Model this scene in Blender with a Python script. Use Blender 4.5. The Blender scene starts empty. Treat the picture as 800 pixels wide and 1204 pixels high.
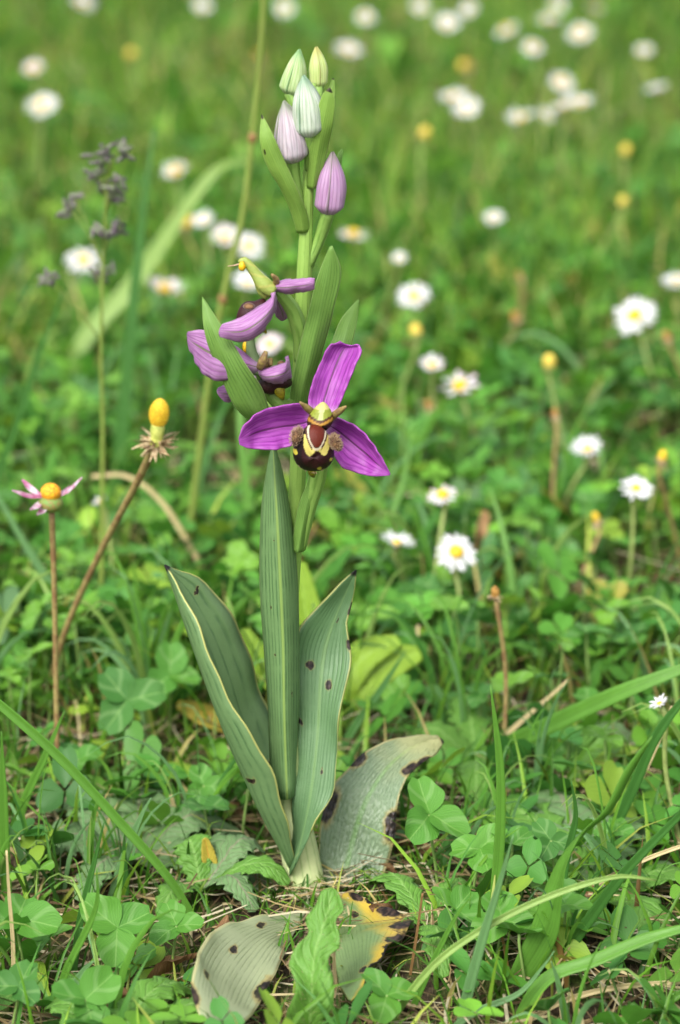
import bpy, bmesh, math, random
import numpy as np
from mathutils import Vector, Matrix

# ---------------------------------------------------------------- camera
SC = bpy.context.scene
D, H, PITCH = 0.72, 0.333, math.radians(17.0)
HALF = math.radians(10.15)
cam = bpy.data.cameras.new('camera')
cam.sensor_fit = 'VERTICAL'; cam.sensor_height = 23.6; cam.sensor_width = 23.6
cam.lens = 23.6 / 2 / math.tan(HALF)
cam.clip_start = 0.01; cam.clip_end = 300
cam.dof.use_dof = True; cam.dof.focus_distance = 0.742; cam.dof.aperture_fstop = 8.5
camo = bpy.data.objects.new('camera', cam); SC.collection.objects.link(camo)
camo.location = (0, -D, H); camo.rotation_euler = (math.pi / 2 - PITCH, 0, 0)
SC.camera = camo

# ---------------------------------------------------------------- light: bright overcast
SUN_EL, SUN_AZ = math.radians(50), math.radians(205)      # azimuth clockwise from +y
w = bpy.data.worlds.new('World'); SC.world = w; w.use_nodes = True
wn = w.node_tree; wn.nodes.clear()
sky = wn.nodes.new('ShaderNodeTexSky'); sky.sky_type = 'NISHITA'; sky.sun_disc = False
sky.sun_elevation = SUN_EL; sky.sun_rotation = SUN_AZ
sky.dust_density = 4.0; sky.air_density = 1.0
hs = wn.nodes.new('ShaderNodeHueSaturation'); hs.inputs['Saturation'].default_value = 0.30
bg = wn.nodes.new('ShaderNodeBackground'); bg.inputs['Strength'].default_value = 0.14
wo = wn.nodes.new('ShaderNodeOutputWorld')
wn.links.new(sky.outputs[0], hs.inputs['Color']); wn.links.new(hs.outputs[0], bg.inputs['Color'])
wn.links.new(bg.outputs[0], wo.inputs['Surface'])
sl = bpy.data.lights.new('sun', 'SUN'); sl.energy = 1.5; sl.angle = math.radians(24); sl.color = (1.0, 0.965, 0.9)
so = bpy.data.objects.new('sun', sl); SC.collection.objects.link(so)
sd = Vector((math.sin(SUN_AZ) * math.cos(SUN_EL), math.cos(SUN_AZ) * math.cos(SUN_EL), math.sin(SUN_EL)))
so.rotation_euler = (-sd).to_track_quat('-Z', 'Y').to_euler(); so.location = sd * 3
SC.view_settings.view_transform = 'Standard'; SC.view_settings.look = 'None'
SC.view_settings.exposure = 1.0; SC.view_settings.gamma = 1.0
SC.cycles.use_denoising = True
SC.cycles.max_bounces = 6; SC.cycles.diffuse_bounces = 3; SC.cycles.glossy_bounces = 2; SC.cycles.transmission_bounces = 4

# ---------------------------------------------------------------- helpers
rnd = random.Random(11)
rng = np.random.default_rng(7)
COL = SC.collection
TH = math.tan(HALF)
CAMP = Vector((0, -D, H))

def ray(px, py):
    a, b = (px - 400) / 602 * TH, (602 - py) / 602 * TH
    return Vector((a, math.cos(PITCH) + b * math.sin(PITCH), -math.sin(PITCH) + b * math.cos(PITCH)))

def P(px, py, Y=0.0):
    """the point of a pixel's ray in the upright plane y = Y"""
    d = ray(px, py); return CAMP + d * ((Y + D) / d.y)

def gz(x, y):
    return (0.004 * math.sin(9 * x + 1.3) * math.cos(7 * y + .4) + 0.0025 * math.sin(31 * x - 17 * y)
            + 0.0018 * math.sin(47 * y + 23 * x + 2)) if math.hypot(x, y) > 1e-6 else 0.0

def gz_np(x, y):
    return 0.004 * np.sin(9 * x + 1.3) * np.cos(7 * y + .4) + 0.0025 * np.sin(31 * x - 17 * y) + 0.0018 * np.sin(47 * y + 23 * x + 2)

def Z(px, py, z=0.0):
    """the point of a pixel's ray at height z"""
    d = ray(px, py); return CAMP + d * ((z - H) / d.z)

def G(px, py):
    p = Z(px, py, 0)
    for _ in range(3): p = Z(px, py, gz(p.x, p.y))
    return p

def PX(p):
    """metres for one photograph pixel at a point"""
    dep = (p - CAMP).dot(Vector((0, math.cos(PITCH), -math.sin(PITCH))))
    return dep * TH / 602

def link(o, parent=None):
    COL.objects.link(o)
    if parent is not None: o.parent = parent
    return o

def tag(o, label=None, cat=None, group=None, kind=None):
    if label: o['label'] = label
    if cat: o['category'] = cat
    if group: o['group'] = group
    if kind: o['kind'] = kind
    return o

def empty(name, loc, label, cat, group=None):
    o = bpy.data.objects.new(name, None); o.empty_display_size = 0.01
    o.location = loc; link(o); return tag(o, label, cat, group)

class MB:
    """collects vertices, faces and uvs for one mesh"""
    def __init__(s): s.v = []; s.f = []; s.uv = []; s.col = None
    def add(s, v, f, uv=None):
        b = len(s.v); s.v += [tuple(p) for p in v]
        s.f += [tuple(i + b for i in q) for q in f]
        s.uv += uv if uv is not None else [(0.5, 0.5)] * len(v)
    def mesh(s, name, mat, smooth=True):
        me = bpy.data.meshes.new(name); me.from_pydata(s.v, [], s.f)
        ul = me.uv_layers.new(name='UVMap')
        li = np.empty(len(me.loops), dtype=np.int32); me.loops.foreach_get('vertex_index', li)
        ul.data.foreach_set('uv', np.array(s.uv, dtype=np.float32)[li].ravel())
        if s.col is not None:
            at = me.color_attributes.new('tint', 'FLOAT_COLOR', 'POINT')
            at.data.foreach_set('color', np.array(s.col, dtype=np.float32).ravel())
        if mat: me.materials.append(mat)
        if smooth: me.polygons.foreach_set('use_smooth', [True] * len(me.polygons))
        me.update(); return me
    def build(s, name, mat, parent=None, solid=0.0, smooth=True):
        o = bpy.data.objects.new(name, s.mesh(name, mat, smooth))
        if parent is not None:
            link(o, parent)
            o.matrix_parent_inverse = Matrix.Translation(-parent_world(parent))
        else: link(o)
        if solid:
            m = o.modifiers.new('thickness', 'SOLIDIFY'); m.thickness = solid; m.offset = 0; m.use_even_offset = False
        return o

def parent_world(p):
    v = Vector((0, 0, 0))
    while p is not None:
        v = v + p.location + (p.matrix_parent_inverse.translation if p.parent else Vector((0, 0, 0)))
        p = p.parent
    return v

def crom(pts, n):
    """Catmull-Rom curve through pts, n points evenly spaced by length"""
    pts = [Vector(p) for p in pts]
    if len(pts) == 2: return [pts[0].lerp(pts[1], i / (n - 1)) for i in range(n)]
    q = [pts[0] * 2 - pts[1]] + pts + [pts[-1] * 2 - pts[-2]]
    d = []
    for i in range(1, len(q) - 2):
        for k in range(12):
            t = k / 12
            a, b, c, e = q[i - 1], q[i], q[i + 1], q[i + 2]
            d.append(0.5 * ((2 * b) + (c - a) * t + (2 * a - 5 * b + 4 * c - e) * t * t + (3 * b - a - 3 * c + e) * t ** 3))
    d.append(pts[-1])
    L = [0]
    for i in range(1, len(d)): L.append(L[-1] + (d[i] - d[i - 1]).length)
    out = []; j = 0
    for i in range(n):
        s = L[-1] * i / (n - 1)
        while j < len(L) - 2 and L[j + 1] < s: j += 1
        seg = L[j + 1] - L[j]
        out.append(d[j].lerp(d[j + 1], 0 if seg < 1e-12 else min(1, (s - L[j]) / seg)))
    return out

def interp(ws, n):
    k = len(ws) - 1
    return [ws[min(int(t), k - 1)] * (1 - (t - min(int(t), k - 1))) + ws[min(int(t), k - 1) + 1] * (t - min(int(t), k - 1))
            for t in (i * k / (n - 1) for i in range(n))]

def grid_faces(n, m, close=False):
    f = []
    for i in range(n - 1):
        for j in range(m if close else m - 1):
            k = (j + 1) % m
            f.append((i * m + j, i * m + k, (i + 1) * m + k, (i + 1) * m + j))
    return f

def loft(mb, left, mid, right, n=26, m=11, wav=0.0, seed=0, ruff=0.0, keel=0.0):
    """a leaf surface through its two margins and its midrib (base to tip)"""
    A, B, C = crom(left, n), crom(mid, n), crom(right, n)
    r = random.Random(seed); ph = [r.uniform(0, 6.28) for _ in range(6)]
    v = []; uv = []
    for i in range(n):
        t = i / (n - 1)
        nrm = (C[i] - A[i]).cross(B[min(i + 1, n - 1)] - B[max(i - 1, 0)])
        nrm = nrm.normalized() if nrm.length > 1e-12 else Vector((0, -1, 0))
        wd = (C[i] - A[i]).length
        for j in range(m):
            u = j / (m - 1)
            p = A[i] * ((1 - u) * (1 - 2 * u)) + B[i] * (4 * u * (1 - u)) + C[i] * (u * (2 * u - 1))
            if keel: p = p * (1 - keel) + (A[i].lerp(B[i], 2 * u) if u < .5 else B[i].lerp(C[i], 2 * u - 1)) * keel
            e = abs(2 * u - 1)
            off = wav * (math.sin(5 * t * 3.14 + ph[0] + u * 2) * .6 + math.sin(11 * t + ph[1] - 3 * u)) * (0.35 + e) * min(1, wd / .008)
            off += ruff * e ** 3 * math.sin(38 * t + ph[2] + (3 if u > .5 else 0)) * min(1, wd / .008)
            v.append(p + nrm * off); uv.append((u, t))
    mb.add(v, grid_faces(n, m), uv)

def pc(seq, dy=0.0):
    """pixels with depths -> points; entries (px, py, Y)"""
    return [P(x, y, Y + dy) for x, y, Y in seq]

def tube(mb, pts, radii, n=14, seg=9, lobes=0, lobe=0.0, cap=True):
    C = crom(pts, n); R = interp(radii, n); v = []; uv = []
    up = Vector((0.13, -1, 0.07)).normalized()
    for i in range(n):
        T = (C[min(i + 1, n - 1)] - C[max(i - 1, 0)]).normalized()
        a = T.cross(up)
        if a.length < 1e-4: a = T.orthogonal()
        a.normalize(); b = a.cross(T).normalized()
        for j in range(seg):
            th = 2 * math.pi * j / seg
            r = R[i] * (1 + lobe * math.cos(lobes * th)) if lobes else R[i]
            v.append(C[i] + (a * math.cos(th) + b * math.sin(th)) * r); uv.append((j / seg, i / (n - 1)))
    f = grid_faces(n, seg, True)
    if cap:
        f.append(tuple(range(seg))[::-1]); f.append(tuple((n - 1) * seg + j for j in range(seg)))
    mb.add(v, f, uv)

def ribbon(mb, pts, widths, nrm=(0, -1, 0.25), fold=0.25, n=20, m=5, twist=(0, 0)):
    """a grass blade: V-shaped strip along pts; nrm is roughly the way its face looks"""
    C = crom(pts, n); W = interp(widths, n); v = []; uv = []
    nrm = Vector(nrm).normalized()
    for i in range(n):
        t = i / (n - 1)
        T = (C[min(i + 1, n - 1)] - C[max(i - 1, 0)]).normalized()
        s = T.cross(nrm)
        if s.length < 1e-4: s = T.orthogonal()
        s.normalize(); b = s.cross(T).normalized()
        a = twist[0] * (1 - t) + twist[1] * t
        s, b = s * math.cos(a) + b * math.sin(a), b * math.cos(a) - s * math.sin(a)
        for j in range(m):
            u = j / (m - 1)
            x = (u - .5) * W[i]
            v.append(C[i] + s * x + b * (fold * (abs(2 * u - 1) ** 1.3) * W[i] * .5)); uv.append((u, t))
    mb.add(v, grid_faces(n, m), uv)

def ellipsoid(mb, c, rx, ry, rz, M=None, n=14, seg=18, fn=None):
    """closed rounded body; fn(direction) scales the radius"""
    v = []; uv = []
    for i in range(n + 1):
        ph = math.pi * i / n
        for j in range(seg):
            th = 2 * math.pi * j / seg
            d = Vector((math.sin(ph) * math.cos(th), math.sin(ph) * math.sin(th), -math.cos(ph)))
            k = fn(d) if fn else 1
            p = Vector((d.x * rx, d.y * ry, d.z * rz)) * k
            if M is not None: p = M @ p
            v.append(Vector(c) + p); uv.append((j / seg, i / n))
    mb.add(v, grid_faces(n + 1, seg, True), uv)

def basis(zdir, xhint=(1, 0, 0)):
    z = Vector(zdir).normalized(); x = Vector(xhint); x = (x - z * x.dot(z))
    if x.length < 1e-5: x = z.orthogonal()
    x.normalize(); y = z.cross(x)
    return Matrix((x, y, z)).transposed()

# ---------------------------------------------------------------- material helpers
def srgb(r, g, b):
    f = lambda c: (c / 255 / 12.92) if c <= 10 else ((c / 255 + .055) / 1.055) ** 2.4
    return (f(r), f(g), f(b))

class Mat:
    def __init__(s, name):
        s.m = bpy.data.materials.new(name); s.m.use_nodes = True; s.t = s.m.node_tree; s.t.nodes.clear()
        s.out = s.t.nodes.new('ShaderNodeOutputMaterial')
    def n(s, typ, ins=None, **props):
        nd = s.t.nodes.new('ShaderNode' + typ)
        for k, v in props.items(): setattr(nd, k, v)
        for k, v in (ins or {}).items(): s.put(nd.inputs[k], v)
        return nd
    def put(s, sock, v):
        if isinstance(v, bpy.types.NodeSocket): s.t.links.new(v, sock)
        elif isinstance(v, bpy.types.Node): s.t.links.new(v.outputs[0], sock)
        else:
            if isinstance(v, tuple) and len(v) == 3 and sock.type == 'RGBA': v = (*v, 1)
            sock.default_value = v
    def math(s, op, a, b=None, c=None, clamp=False):
        nd = s.n('Math', operation=op, use_clamp=clamp); s.put(nd.inputs[0], a)
        if b is not None: s.put(nd.inputs[1], b)
        if c is not None: s.put(nd.inputs[2], c)
        return nd.outputs[0]
    def vmath(s, op, a, b=None):
        nd = s.n('VectorMath', operation=op); s.put(nd.inputs[0], a)
        if b is not None: s.put(nd.inputs[1], b)
        return nd
    def mix(s, f, a, b, mode='MIX'):
        nd = s.n('Mix', data_type='RGBA', blend_type=mode)
        s.put(nd.inputs[0], f); s.put(nd.inputs[6], a); s.put(nd.inputs[7], b)
        return nd.outputs[2]
    def noise(s, scale, detail=3, vec=None, rough=.55, dist=0):
        nd = s.n('TexNoise', {'Scale': scale, 'Detail': detail, 'Roughness': rough, 'Distortion': dist})
        s.put(nd.inputs['Vector'], vec if vec is not None else s.obj())
        return nd.outputs[0]
    def obj(s):
        if not hasattr(s, '_o'): s._o = s.n('TexCoord').outputs['Object']
        return s._o
    def uv(s):
        if not hasattr(s, '_u'):
            s._u = s.n('TexCoord').outputs['UV']; x = s.n('SeparateXYZ'); s.put(x.inputs[0], s._u)
            s.U, s.V = x.outputs[0], x.outputs[1]
        return s._u
    def ramp(s, f, stops):
        nd = s.n('ValToRGB'); e = nd.color_ramp.elements
        while len(e) < len(stops): e.new(0.5)
        for el, (p, c) in zip(e, stops):
            el.position = p; el.color = (*c, 1) if isinstance(c, tuple) else (c, c, c, 1)
        s.put(nd.inputs[0], f); return nd.outputs[0]
    def step(s, x, lo, hi):
        nd = s.n('MapRange', interpolation_type='SMOOTHSTEP')
        s.put(nd.inputs[0], x); nd.inputs[1].default_value = lo; nd.inputs[2].default_value = hi
        return nd.outputs[0]
    def bump(s, h, strength=.3, dist=.0005):
        nd = s.n('Bump', {'Strength': strength, 'Distance': dist}); s.put(nd.inputs['Height'], h); return nd.outputs[0]
    def rand(s):
        return s.n('ObjectInfo').outputs['Random']
    def finish(s, col, rough=.5, transl=0.0, tcol=None, normal=None, spec=.4, sss=0.0, sheen=0.0):
        p = s.n('BsdfPrincipled', {'Roughness': rough, 'Specular IOR Level': spec})
        s.put(p.inputs['Base Color'], col)
        if sss:
            p.inputs['Subsurface Weight'].default_value = sss; p.inputs['Subsurface Radius'].default_value = (1, .6, .4)
            p.inputs['Subsurface Scale'].default_value = .001
        if sheen: p.inputs['Sheen Weight'].default_value = sheen; p.inputs['Sheen Roughness'].default_value = .4
        if normal is not None: s.put(p.inputs['Normal'], normal)
        o = p.outputs[0]
        if transl:
            tr = s.n('BsdfTranslucent'); s.put(tr.inputs['Color'], tcol if tcol is not None else col)
            if normal is not None: s.put(tr.inputs['Normal'], normal)
            mx = s.n('MixShader'); s.put(mx.inputs[0], transl); s.put(mx.inputs[1], o); s.put(mx.inputs[2], tr.outputs[0]); o = mx.outputs[0]
        s.put(s.out.inputs['Surface'], o); return s.m

def leaf_mat(name, base, vein, nveins=9, vstr=.5, edge=None, ew=.05, rib=None, spots=(), patch=None, patch_thr=.62,
             mott=.35, rough=.45, transl=.22, nscale=60, bump=.35, yellow=None, crinkle=0, tipdark=False, spec=.4, vpow=8, halo=.3, side=None, char=None):
    """parallel-veined leaf: veins and midrib by uv, mottling, margin, blotches with a pale halo"""
    a = Mat(name); a.uv()
    n1 = a.noise(nscale, 4); n2 = a.noise(nscale * 9, 3)
    cn = a.n('TexNoise', {'Scale': 1.0, 'Detail': 2}); cm = a.n('Mapping', {'Scale': (nveins * .9, .8, 1)}); a.put(cm.inputs['Vector'], a.uv()); a.put(cn.inputs['Vector'], cm)
    wob = a.math('MULTIPLY_ADD', n1, .03, a.math('MULTIPLY_ADD', cn.outputs[0], 1.1 / nveins, a.U))
    vs = a.math('POWER', a.math('ABSOLUTE', a.math('SINE', a.math('MULTIPLY', wob, nveins * math.pi))), vpow)
    vs = a.math('MULTIPLY', vs, a.step(a.noise(nscale * 1.7, 2), .25, .62))
    col = a.mix(a.math('MULTIPLY', n1, mott * 1.6, clamp=True), base, tuple(c * .62 for c in base))
    col = a.mix(a.math('MULTIPLY', n2, .3), col, tuple(min(1, c * 1.35 + .01) for c in base))
    col = a.mix(a.math('MULTIPLY', vs, vstr), col, vein)
    ce = a.math('ABSOLUTE', a.math('SUBTRACT', a.U, .5))
    if rib: col = a.mix(a.math('MULTIPLY', a.step(ce, .055, .012), .75), col, rib)
    if yellow:        # (v0, v1, colour): yellowing that grows towards v1
        v0, v1, yc = yellow
        col = a.mix(a.math('MULTIPLY', a.step(a.math('MULTIPLY_ADD', a.math('SUBTRACT', n1, .5), .5, a.V), v0, v1), .9), col, yc)
    if side: col = a.mix(a.math('MULTIPLY', a.step(a.math('MULTIPLY_ADD', a.math('SUBTRACT', n1, .5), .6, a.U), side[0], side[1]), .95), col, side[2])
    if patch:
        col = a.mix(a.step(a.noise(nscale * .5, 4, rough=.7), patch_thr, patch_thr + .08), col, patch)
    if edge: col = a.mix(a.math('MULTIPLY', a.step(ce, .5 - ew, .5 - ew * .3), .85), col, edge)
    if char: col = a.mix(a.step(a.math('MULTIPLY_ADD', a.math('SUBTRACT', a.noise(nscale * 3, 4, rough=.7), .5), .45, a.U), char, char + .02), col, srgb(30, 20, 20))
    sp = None
    if spots:
        nz = a.n('TexNoise', {'Scale': nscale * 4, 'Detail': 4}); a.put(nz.inputs['Vector'], a.obj())
        wv = a.vmath('MULTIPLY_ADD', nz.outputs['Color'], (.16, .06, 0)); a.put(wv.inputs[2], a.uv())
        for cu, cv, ru, rv in spots:
            d = a.vmath('LENGTH', a.vmath('MULTIPLY', a.vmath('SUBTRACT', wv.outputs[0], (cu + .08, cv + .03, 0)).outputs[0], (1 / ru, 1 / rv, 0)).outputs[0]).outputs['Value']
            sp = d if sp is None else a.math('MINIMUM', sp, d)
        col = a.mix(a.math('MULTIPLY', a.step(sp, 1.5, 1.05), halo), col, srgb(170, 146, 80))
        dk = a.mix(a.step(n2, .45, .62), srgb(30, 20, 22), srgb(74, 58, 50))
        col = a.mix(a.step(sp, 1.12, .88), col, dk)
    if tipdark: col = a.mix(a.step(a.V, .972, .985), col, srgb(28, 20, 24))
    hgt = a.math('ADD', a.math('MULTIPLY', vs, -.8), a.math('ADD', a.math('MULTIPLY', n2, .6), a.math('MULTIPLY', a.noise(nscale * 30, 2), .35)))
    if crinkle:
        wv2 = a.n('TexVoronoi', {'Scale': crinkle}); mp = a.n('Mapping', {'Scale': (26, 44, 1)}); a.put(mp.inputs['Vector'], a.uv())
        a.put(wv2.inputs['Vector'], mp); wv2.inputs['Scale'].default_value = 1.0
        hgt = a.math('ADD', hgt, a.math('MULTIPLY', wv2.outputs[0], -1.6))
    return a.finish(col, rough, transl, tcol=a.mix(.5, col, tuple(min(1, c * 1.5) for c in base)), normal=a.bump(hgt, bump, .0004), spec=spec)

def tint_mat(name, rough=.5, transl=.3, veins=0, spec=.35):
    """stuff: colour carried per blade or leaf, fine streaks on top"""
    a = Mat(name); at = a.n('Attribute', attribute_name='tint').outputs['Color']
    n1 = a.noise(240, 2)
    col = a.mix(a.math('MULTIPLY', n1, .5), at, a.mix(1, at, (.55, .6, .5), 'MULTIPLY'))
    if veins:
        a.uv(); vs = a.math('POWER', a.math('ABSOLUTE', a.math('SINE', a.math('MULTIPLY', a.U, veins * math.pi))), 4)
        col = a.mix(a.math('MULTIPLY', vs, .28), col, a.mix(1, col, (.6, .68, .6), 'MULTIPLY'))
    return a.finish(col, rough, transl, spec=spec)

def plain(name, c, c2=None, scale=400, rough=.5, transl=0, bump=.0, sss=0, spec=.35, sheen=0):
    a = Mat(name); n1 = a.noise(scale, 3)
    col = a.mix(a.step(n1, .35, .65), c, c2 if c2 else tuple(x * .7 for x in c))
    return a.finish(col, rough, transl, normal=a.bump(n1, bump, .0004) if bump else None, sss=sss, spec=spec, sheen=sheen)

# ---------------------------------------------------------------- ground
def soil_material():
    a = Mat('soil'); o = a.obj()
    n1 = a.noise(60, 6, o, .65); n2 = a.noise(500, 5, o, .7)
    mp = a.n('Mapping', {'Scale': (900, 140, 300), 'Rotation': (0, 0, .7)}); a.put(mp.inputs['Vector'], o)
    st = a.n('TexNoise', {'Scale': 1, 'Detail': 3, 'Distortion': .6}); a.put(st.inputs['Vector'], mp)
    col = a.ramp(n2, [(.25, (.018, .013, .009)), (.5, (.05, .036, .022)), (.75, (.12, .09, .055))])
    col = a.mix(a.step(n1, .44, .56), col, a.mix(n2, (.03, .055, .012), (.10, .13, .03)))
    col = a.mix(a.math('MULTIPLY', a.step(st.outputs[0], .58, .66), .7), col, (.24, .19, .11))
    return a.finish(col, .95, normal=a.bump(a.math('ADD', n2, st.outputs[0]), .8, .002), spec=.1)

def build_ground():
    xs = np.concatenate([-np.geomspace(60, 1.3, 16), np.linspace(-1.2, 1.2, 200), np.geomspace(1.3, 60, 16)])
    ys = np.concatenate([-np.geomspace(60, .75, 14), np.linspace(-.7, 2.6, 260), np.geomspace(2.65, 80, 20)])
    X, Y = np.meshgrid(xs, ys); Zz = gz_np(X, Y) + rng.normal(0, .0009, X.shape) * (np.abs(X) < 1.3)
    v = np.stack([X, Y, Zz], -1).reshape(-1, 3); n, m = X.shape
    mb = MB(); mb.add([tuple(p) for p in v], grid_faces(n, m))
    tag(mb.build('ground', soil_material()), 'dark soil under the meadow grass', kind='structure')
build_ground()

# ---------------------------------------------------------------- stuff: grass, clover cover, straw (vectorised)
def mesh_np(name, v, f, col, mat, uv=None, label=None, parent=None):
    me = bpy.data.meshes.new(name)
    nv, nf = len(v), len(f)
    me.vertices.add(nv); me.vertices.foreach_set('co', v.astype(np.float32).ravel())
    k = f.shape[1]
    me.loops.add(nf * k); me.loops.foreach_set('vertex_index', f.astype(np.int32).ravel())
    me.polygons.add(nf); me.polygons.foreach_set('loop_start', np.arange(0, nf * k, k, dtype=np.int32))
    me.polygons.foreach_set('use_smooth', np.ones(nf, dtype=bool))
    if uv is not None:
        ul = me.uv_layers.new(name='UVMap'); ul.data.foreach_set('uv', uv.astype(np.float32)[f.ravel()].ravel())
    at = me.color_attributes.new('tint', 'FLOAT_COLOR', 'POINT')
    at.data.foreach_set('color', np.concatenate([col, np.ones((nv, 1))], 1).astype(np.float32).ravel())
    me.update(calc_edges=True); me.validate(); me.materials.append(mat)
    o = bpy.data.objects.new(name, me); link(o, parent)
    return o

def in_sight(n, y0, y1, spread=1.0, power=1.0):
    """ground spots, denser where the photograph looks"""
    y = y0 + (y1 - y0) * rng.random(n) ** power
    hw = (0.72 + y) * TH * 0.665 * 1.12 + .02
    x = (rng.random(n) * 2 - 1) * hw * spread
    return x, y

def blades(x, y, h, wd, lean, pal, weights, S=5, face=None, jitter=.25, zoff=-.003):
    n = len(x); az = rng.random(n) * 2 * np.pi; ln = lean * (0.3 + rng.random(n))
    t = np.linspace(0, 1, S)[None, :]
    bend = ln[:, None] * t ** 1.8
    r = h[:, None] * bend; z = h[:, None] * t * np.sqrt(np.clip(1 - (bend * .75) ** 2, .15, 1))
    cx = x[:, None] + r * np.cos(az)[:, None]; cy = y[:, None] + r * np.sin(az)[:, None]
    cz = gz_np(x, y)[:, None] + zoff + z
    fa = az + np.pi / 2 + rng.normal(0, .7, n)
    ww = wd[:, None] * np.clip(np.minimum(.55 + 2.2 * t, 1.0) * (1 - t ** 2.6), .04, 1) * .5
    sx, sy = np.cos(fa)[:, None], np.sin(fa)[:, None]
    V = np.empty((n, S, 3, 3))
    for k, s in enumerate((-1, 0, 1)):
        V[:, :, k, 0] = cx + s * ww * sx + (0 if s else 1) * ww * .45 * -sy
        V[:, :, k, 1] = cy + s * ww * sy + (0 if s else 1) * ww * .45 * sx
        V[:, :, k, 2] = cz
    base = np.arange(n)[:, None] * (S * 3)
    q = []
    for i in range(S - 1):
        for k in range(2):
            q.append([i * 3 + k, i * 3 + k + 1, (i + 1) * 3 + k + 1, (i + 1) * 3 + k])
    F = (base[:, :, None] + np.array(q)[None]).reshape(-1, 4)
    ci = rng.choice(len(pal), n, p=np.array(weights) / sum(weights))
    c = np.array(pal)[ci] * (1 + jitter * rng.normal(0, 1, (n, 1))).clip(.45, 1.8)
    cc = np.repeat(c[:, None, :], S * 3, 1).reshape(-1, 3).clip(.004, .8)
    uv = np.tile(np.array([[k / 2, i / (S - 1)] for i in range(S) for k in range(3)]), (n, 1))
    return V.reshape(-1, 3), F, cc, uv

def join(parts):
    vs, fs, cs, us = [], [], [], []; b = 0
    for v, f, c, u in parts:
        vs.append(v); fs.append(f + b); cs.append(c); us.append(u); b += len(v)
    return np.concatenate(vs), np.concatenate(fs), np.concatenate(cs), np.concatenate(us)

GRASS_PAL = [srgb(104, 154, 46), srgb(74, 124, 36), srgb(136, 174, 58), srgb(88, 142, 60), srgb(176, 188, 84), srgb(196, 178, 112), srgb(136, 106, 60)]
GW = [34, 20, 20, 13, 6, 5, 2]
M_grass = tint_mat('grass_blades', .45, .42, veins=3)
M_clover_stuff = tint_mat('clover_cover', .5, .3, veins=9)
M_straw_stuff = tint_mat('straw_litter', .7, .12, veins=2, spec=.2)

def not_near_orchid(x, y, r):
    return (np.hypot(x + .012, y - .0) > r) & ~((x > -.052) & (x < .026) & (y < .0) & (y > -.10))

def patchy(x, y, thr, s=1.0):
    """uneven growth: keep more in some patches than in others"""
    f = np.sin(14 * s * x + 3 * np.sin(9 * s * y)) + np.sin(11 * s * y + 2.2 * np.sin(13 * s * x + 1)) + .8 * np.sin(37 * s * x + 29 * s * y)
    return f + rng.normal(0, .9, len(x)) > thr

def build_grass():
    parts = []
    # short grass close to the orchid: sparse, thin
    x, y = in_sight(2100, -.20, .22, 1.25); k = not_near_orchid(x, y, .03); x, y = x[k], y[k]
    n = len(x); parts.append(blades(x, y, rng.uniform(.010, .034, n), rng.uniform(.0008, .0021, n), .75, GRASS_PAL, GW))
    x = rng.uniform(-.056, .03, 620); y = rng.uniform(-.10, .02, 620); n = len(x)
    parts.append(blades(x, y, rng.uniform(.004, .015, n), rng.uniform(.0006, .0014, n), .9, GRASS_PAL, GW))
    a = rng.uniform(0, 6.28, 90); q = rng.uniform(.005, .016, 90)
    parts.append(blades(P(362, 1065).x + q * np.cos(a), q * np.sin(a), rng.uniform(.004, .014, 90), rng.uniform(.0005, .0013, 90), .9, GRASS_PAL, GW))
    # between clover, mid-distance
    x, y = in_sight(5200, .12, .75, 1.15); k = patchy(x, y, -.6); x, y = x[k], y[k]; n = len(x)
    parts.append(blades(x, y, rng.uniform(.012, .046, n), rng.uniform(.0008, .0022, n), .7, GRASS_PAL, GW))
    # further: mostly grass, taller
    x, y = in_sight(36000, .55, 3.2, 1.15, 1.1); k = patchy(x, y, -1.6, .7); x, y = x[k], y[k]; n = len(x)
    parts.append(blades(x, y, rng.uniform(.018, .058, n) * (.8 + .4 * rng.random(n)), rng.uniform(.0010, .0026, n), .6, GRASS_PAL, GW, S=4))
    # the meadow to the sides and behind, outside the picture
    x = rng.uniform(-1.3, 1.3, 58000); y = rng.uniform(-.55, 3.6, 58000)
    k = np.abs(x) > (0.72 + y) * TH * .665 * 1.2 + .03
    k |= y < -.2
    k &= np.hypot(x, y + D) > .2
    x, y = x[k], y[k]; n = len(x)
    parts.append(blades(x, y, rng.uniform(.02, .07, n), rng.uniform(.0018, .0045, n), .65, GRASS_PAL, GW, S=4))
    v, f, c, u = join(parts)
    tag(mesh_np('grass', v, f, c, M_grass, u), 'short green meadow grass covering the ground', 'grass', kind='stuff')
build_grass()

def leaflet_grid(n=7, m=5, notch=.05):
    """one obovate clover leaflet, base at the origin, tip at +y, unit length"""
    v = []; uv = []
    for i in range(n):
        t = i / (n - 1)
        hw = .46 * (math.sin(math.pi * (t ** .8) * .93 + .03) ** .62)
        if t == 0: hw = .03
        if t == 1: hw = .17
        for j in range(m):
            s = 2 * j / (m - 1) - 1
            yy = t - (notch * (1 - abs(s)) if t == 1 else 0)
            v.append((s * hw, yy, .16 * abs(s) ** 1.2 * hw / .46 - .12 * t * t)); uv.append((j / (m - 1), t))
    return v, grid_faces(n, m), uv

def clover_template(n=5, m=5):
    v0, f0, u0 = leaflet_grid(n, m); V, F, U = [], [], []
    for k in range(3):
        a = k * 2.094 + .1; b = len(V)
        for p in v0:
            x, y, z = p; y += .06
            z = z + y * .22
            V.append((x * math.cos(a) - y * math.sin(a), x * math.sin(a) + y * math.cos(a), z))
        F += [tuple(i + b for i in q) for q in f0]; U += u0
    return np.array(V), np.array(F), np.array(U)

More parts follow.
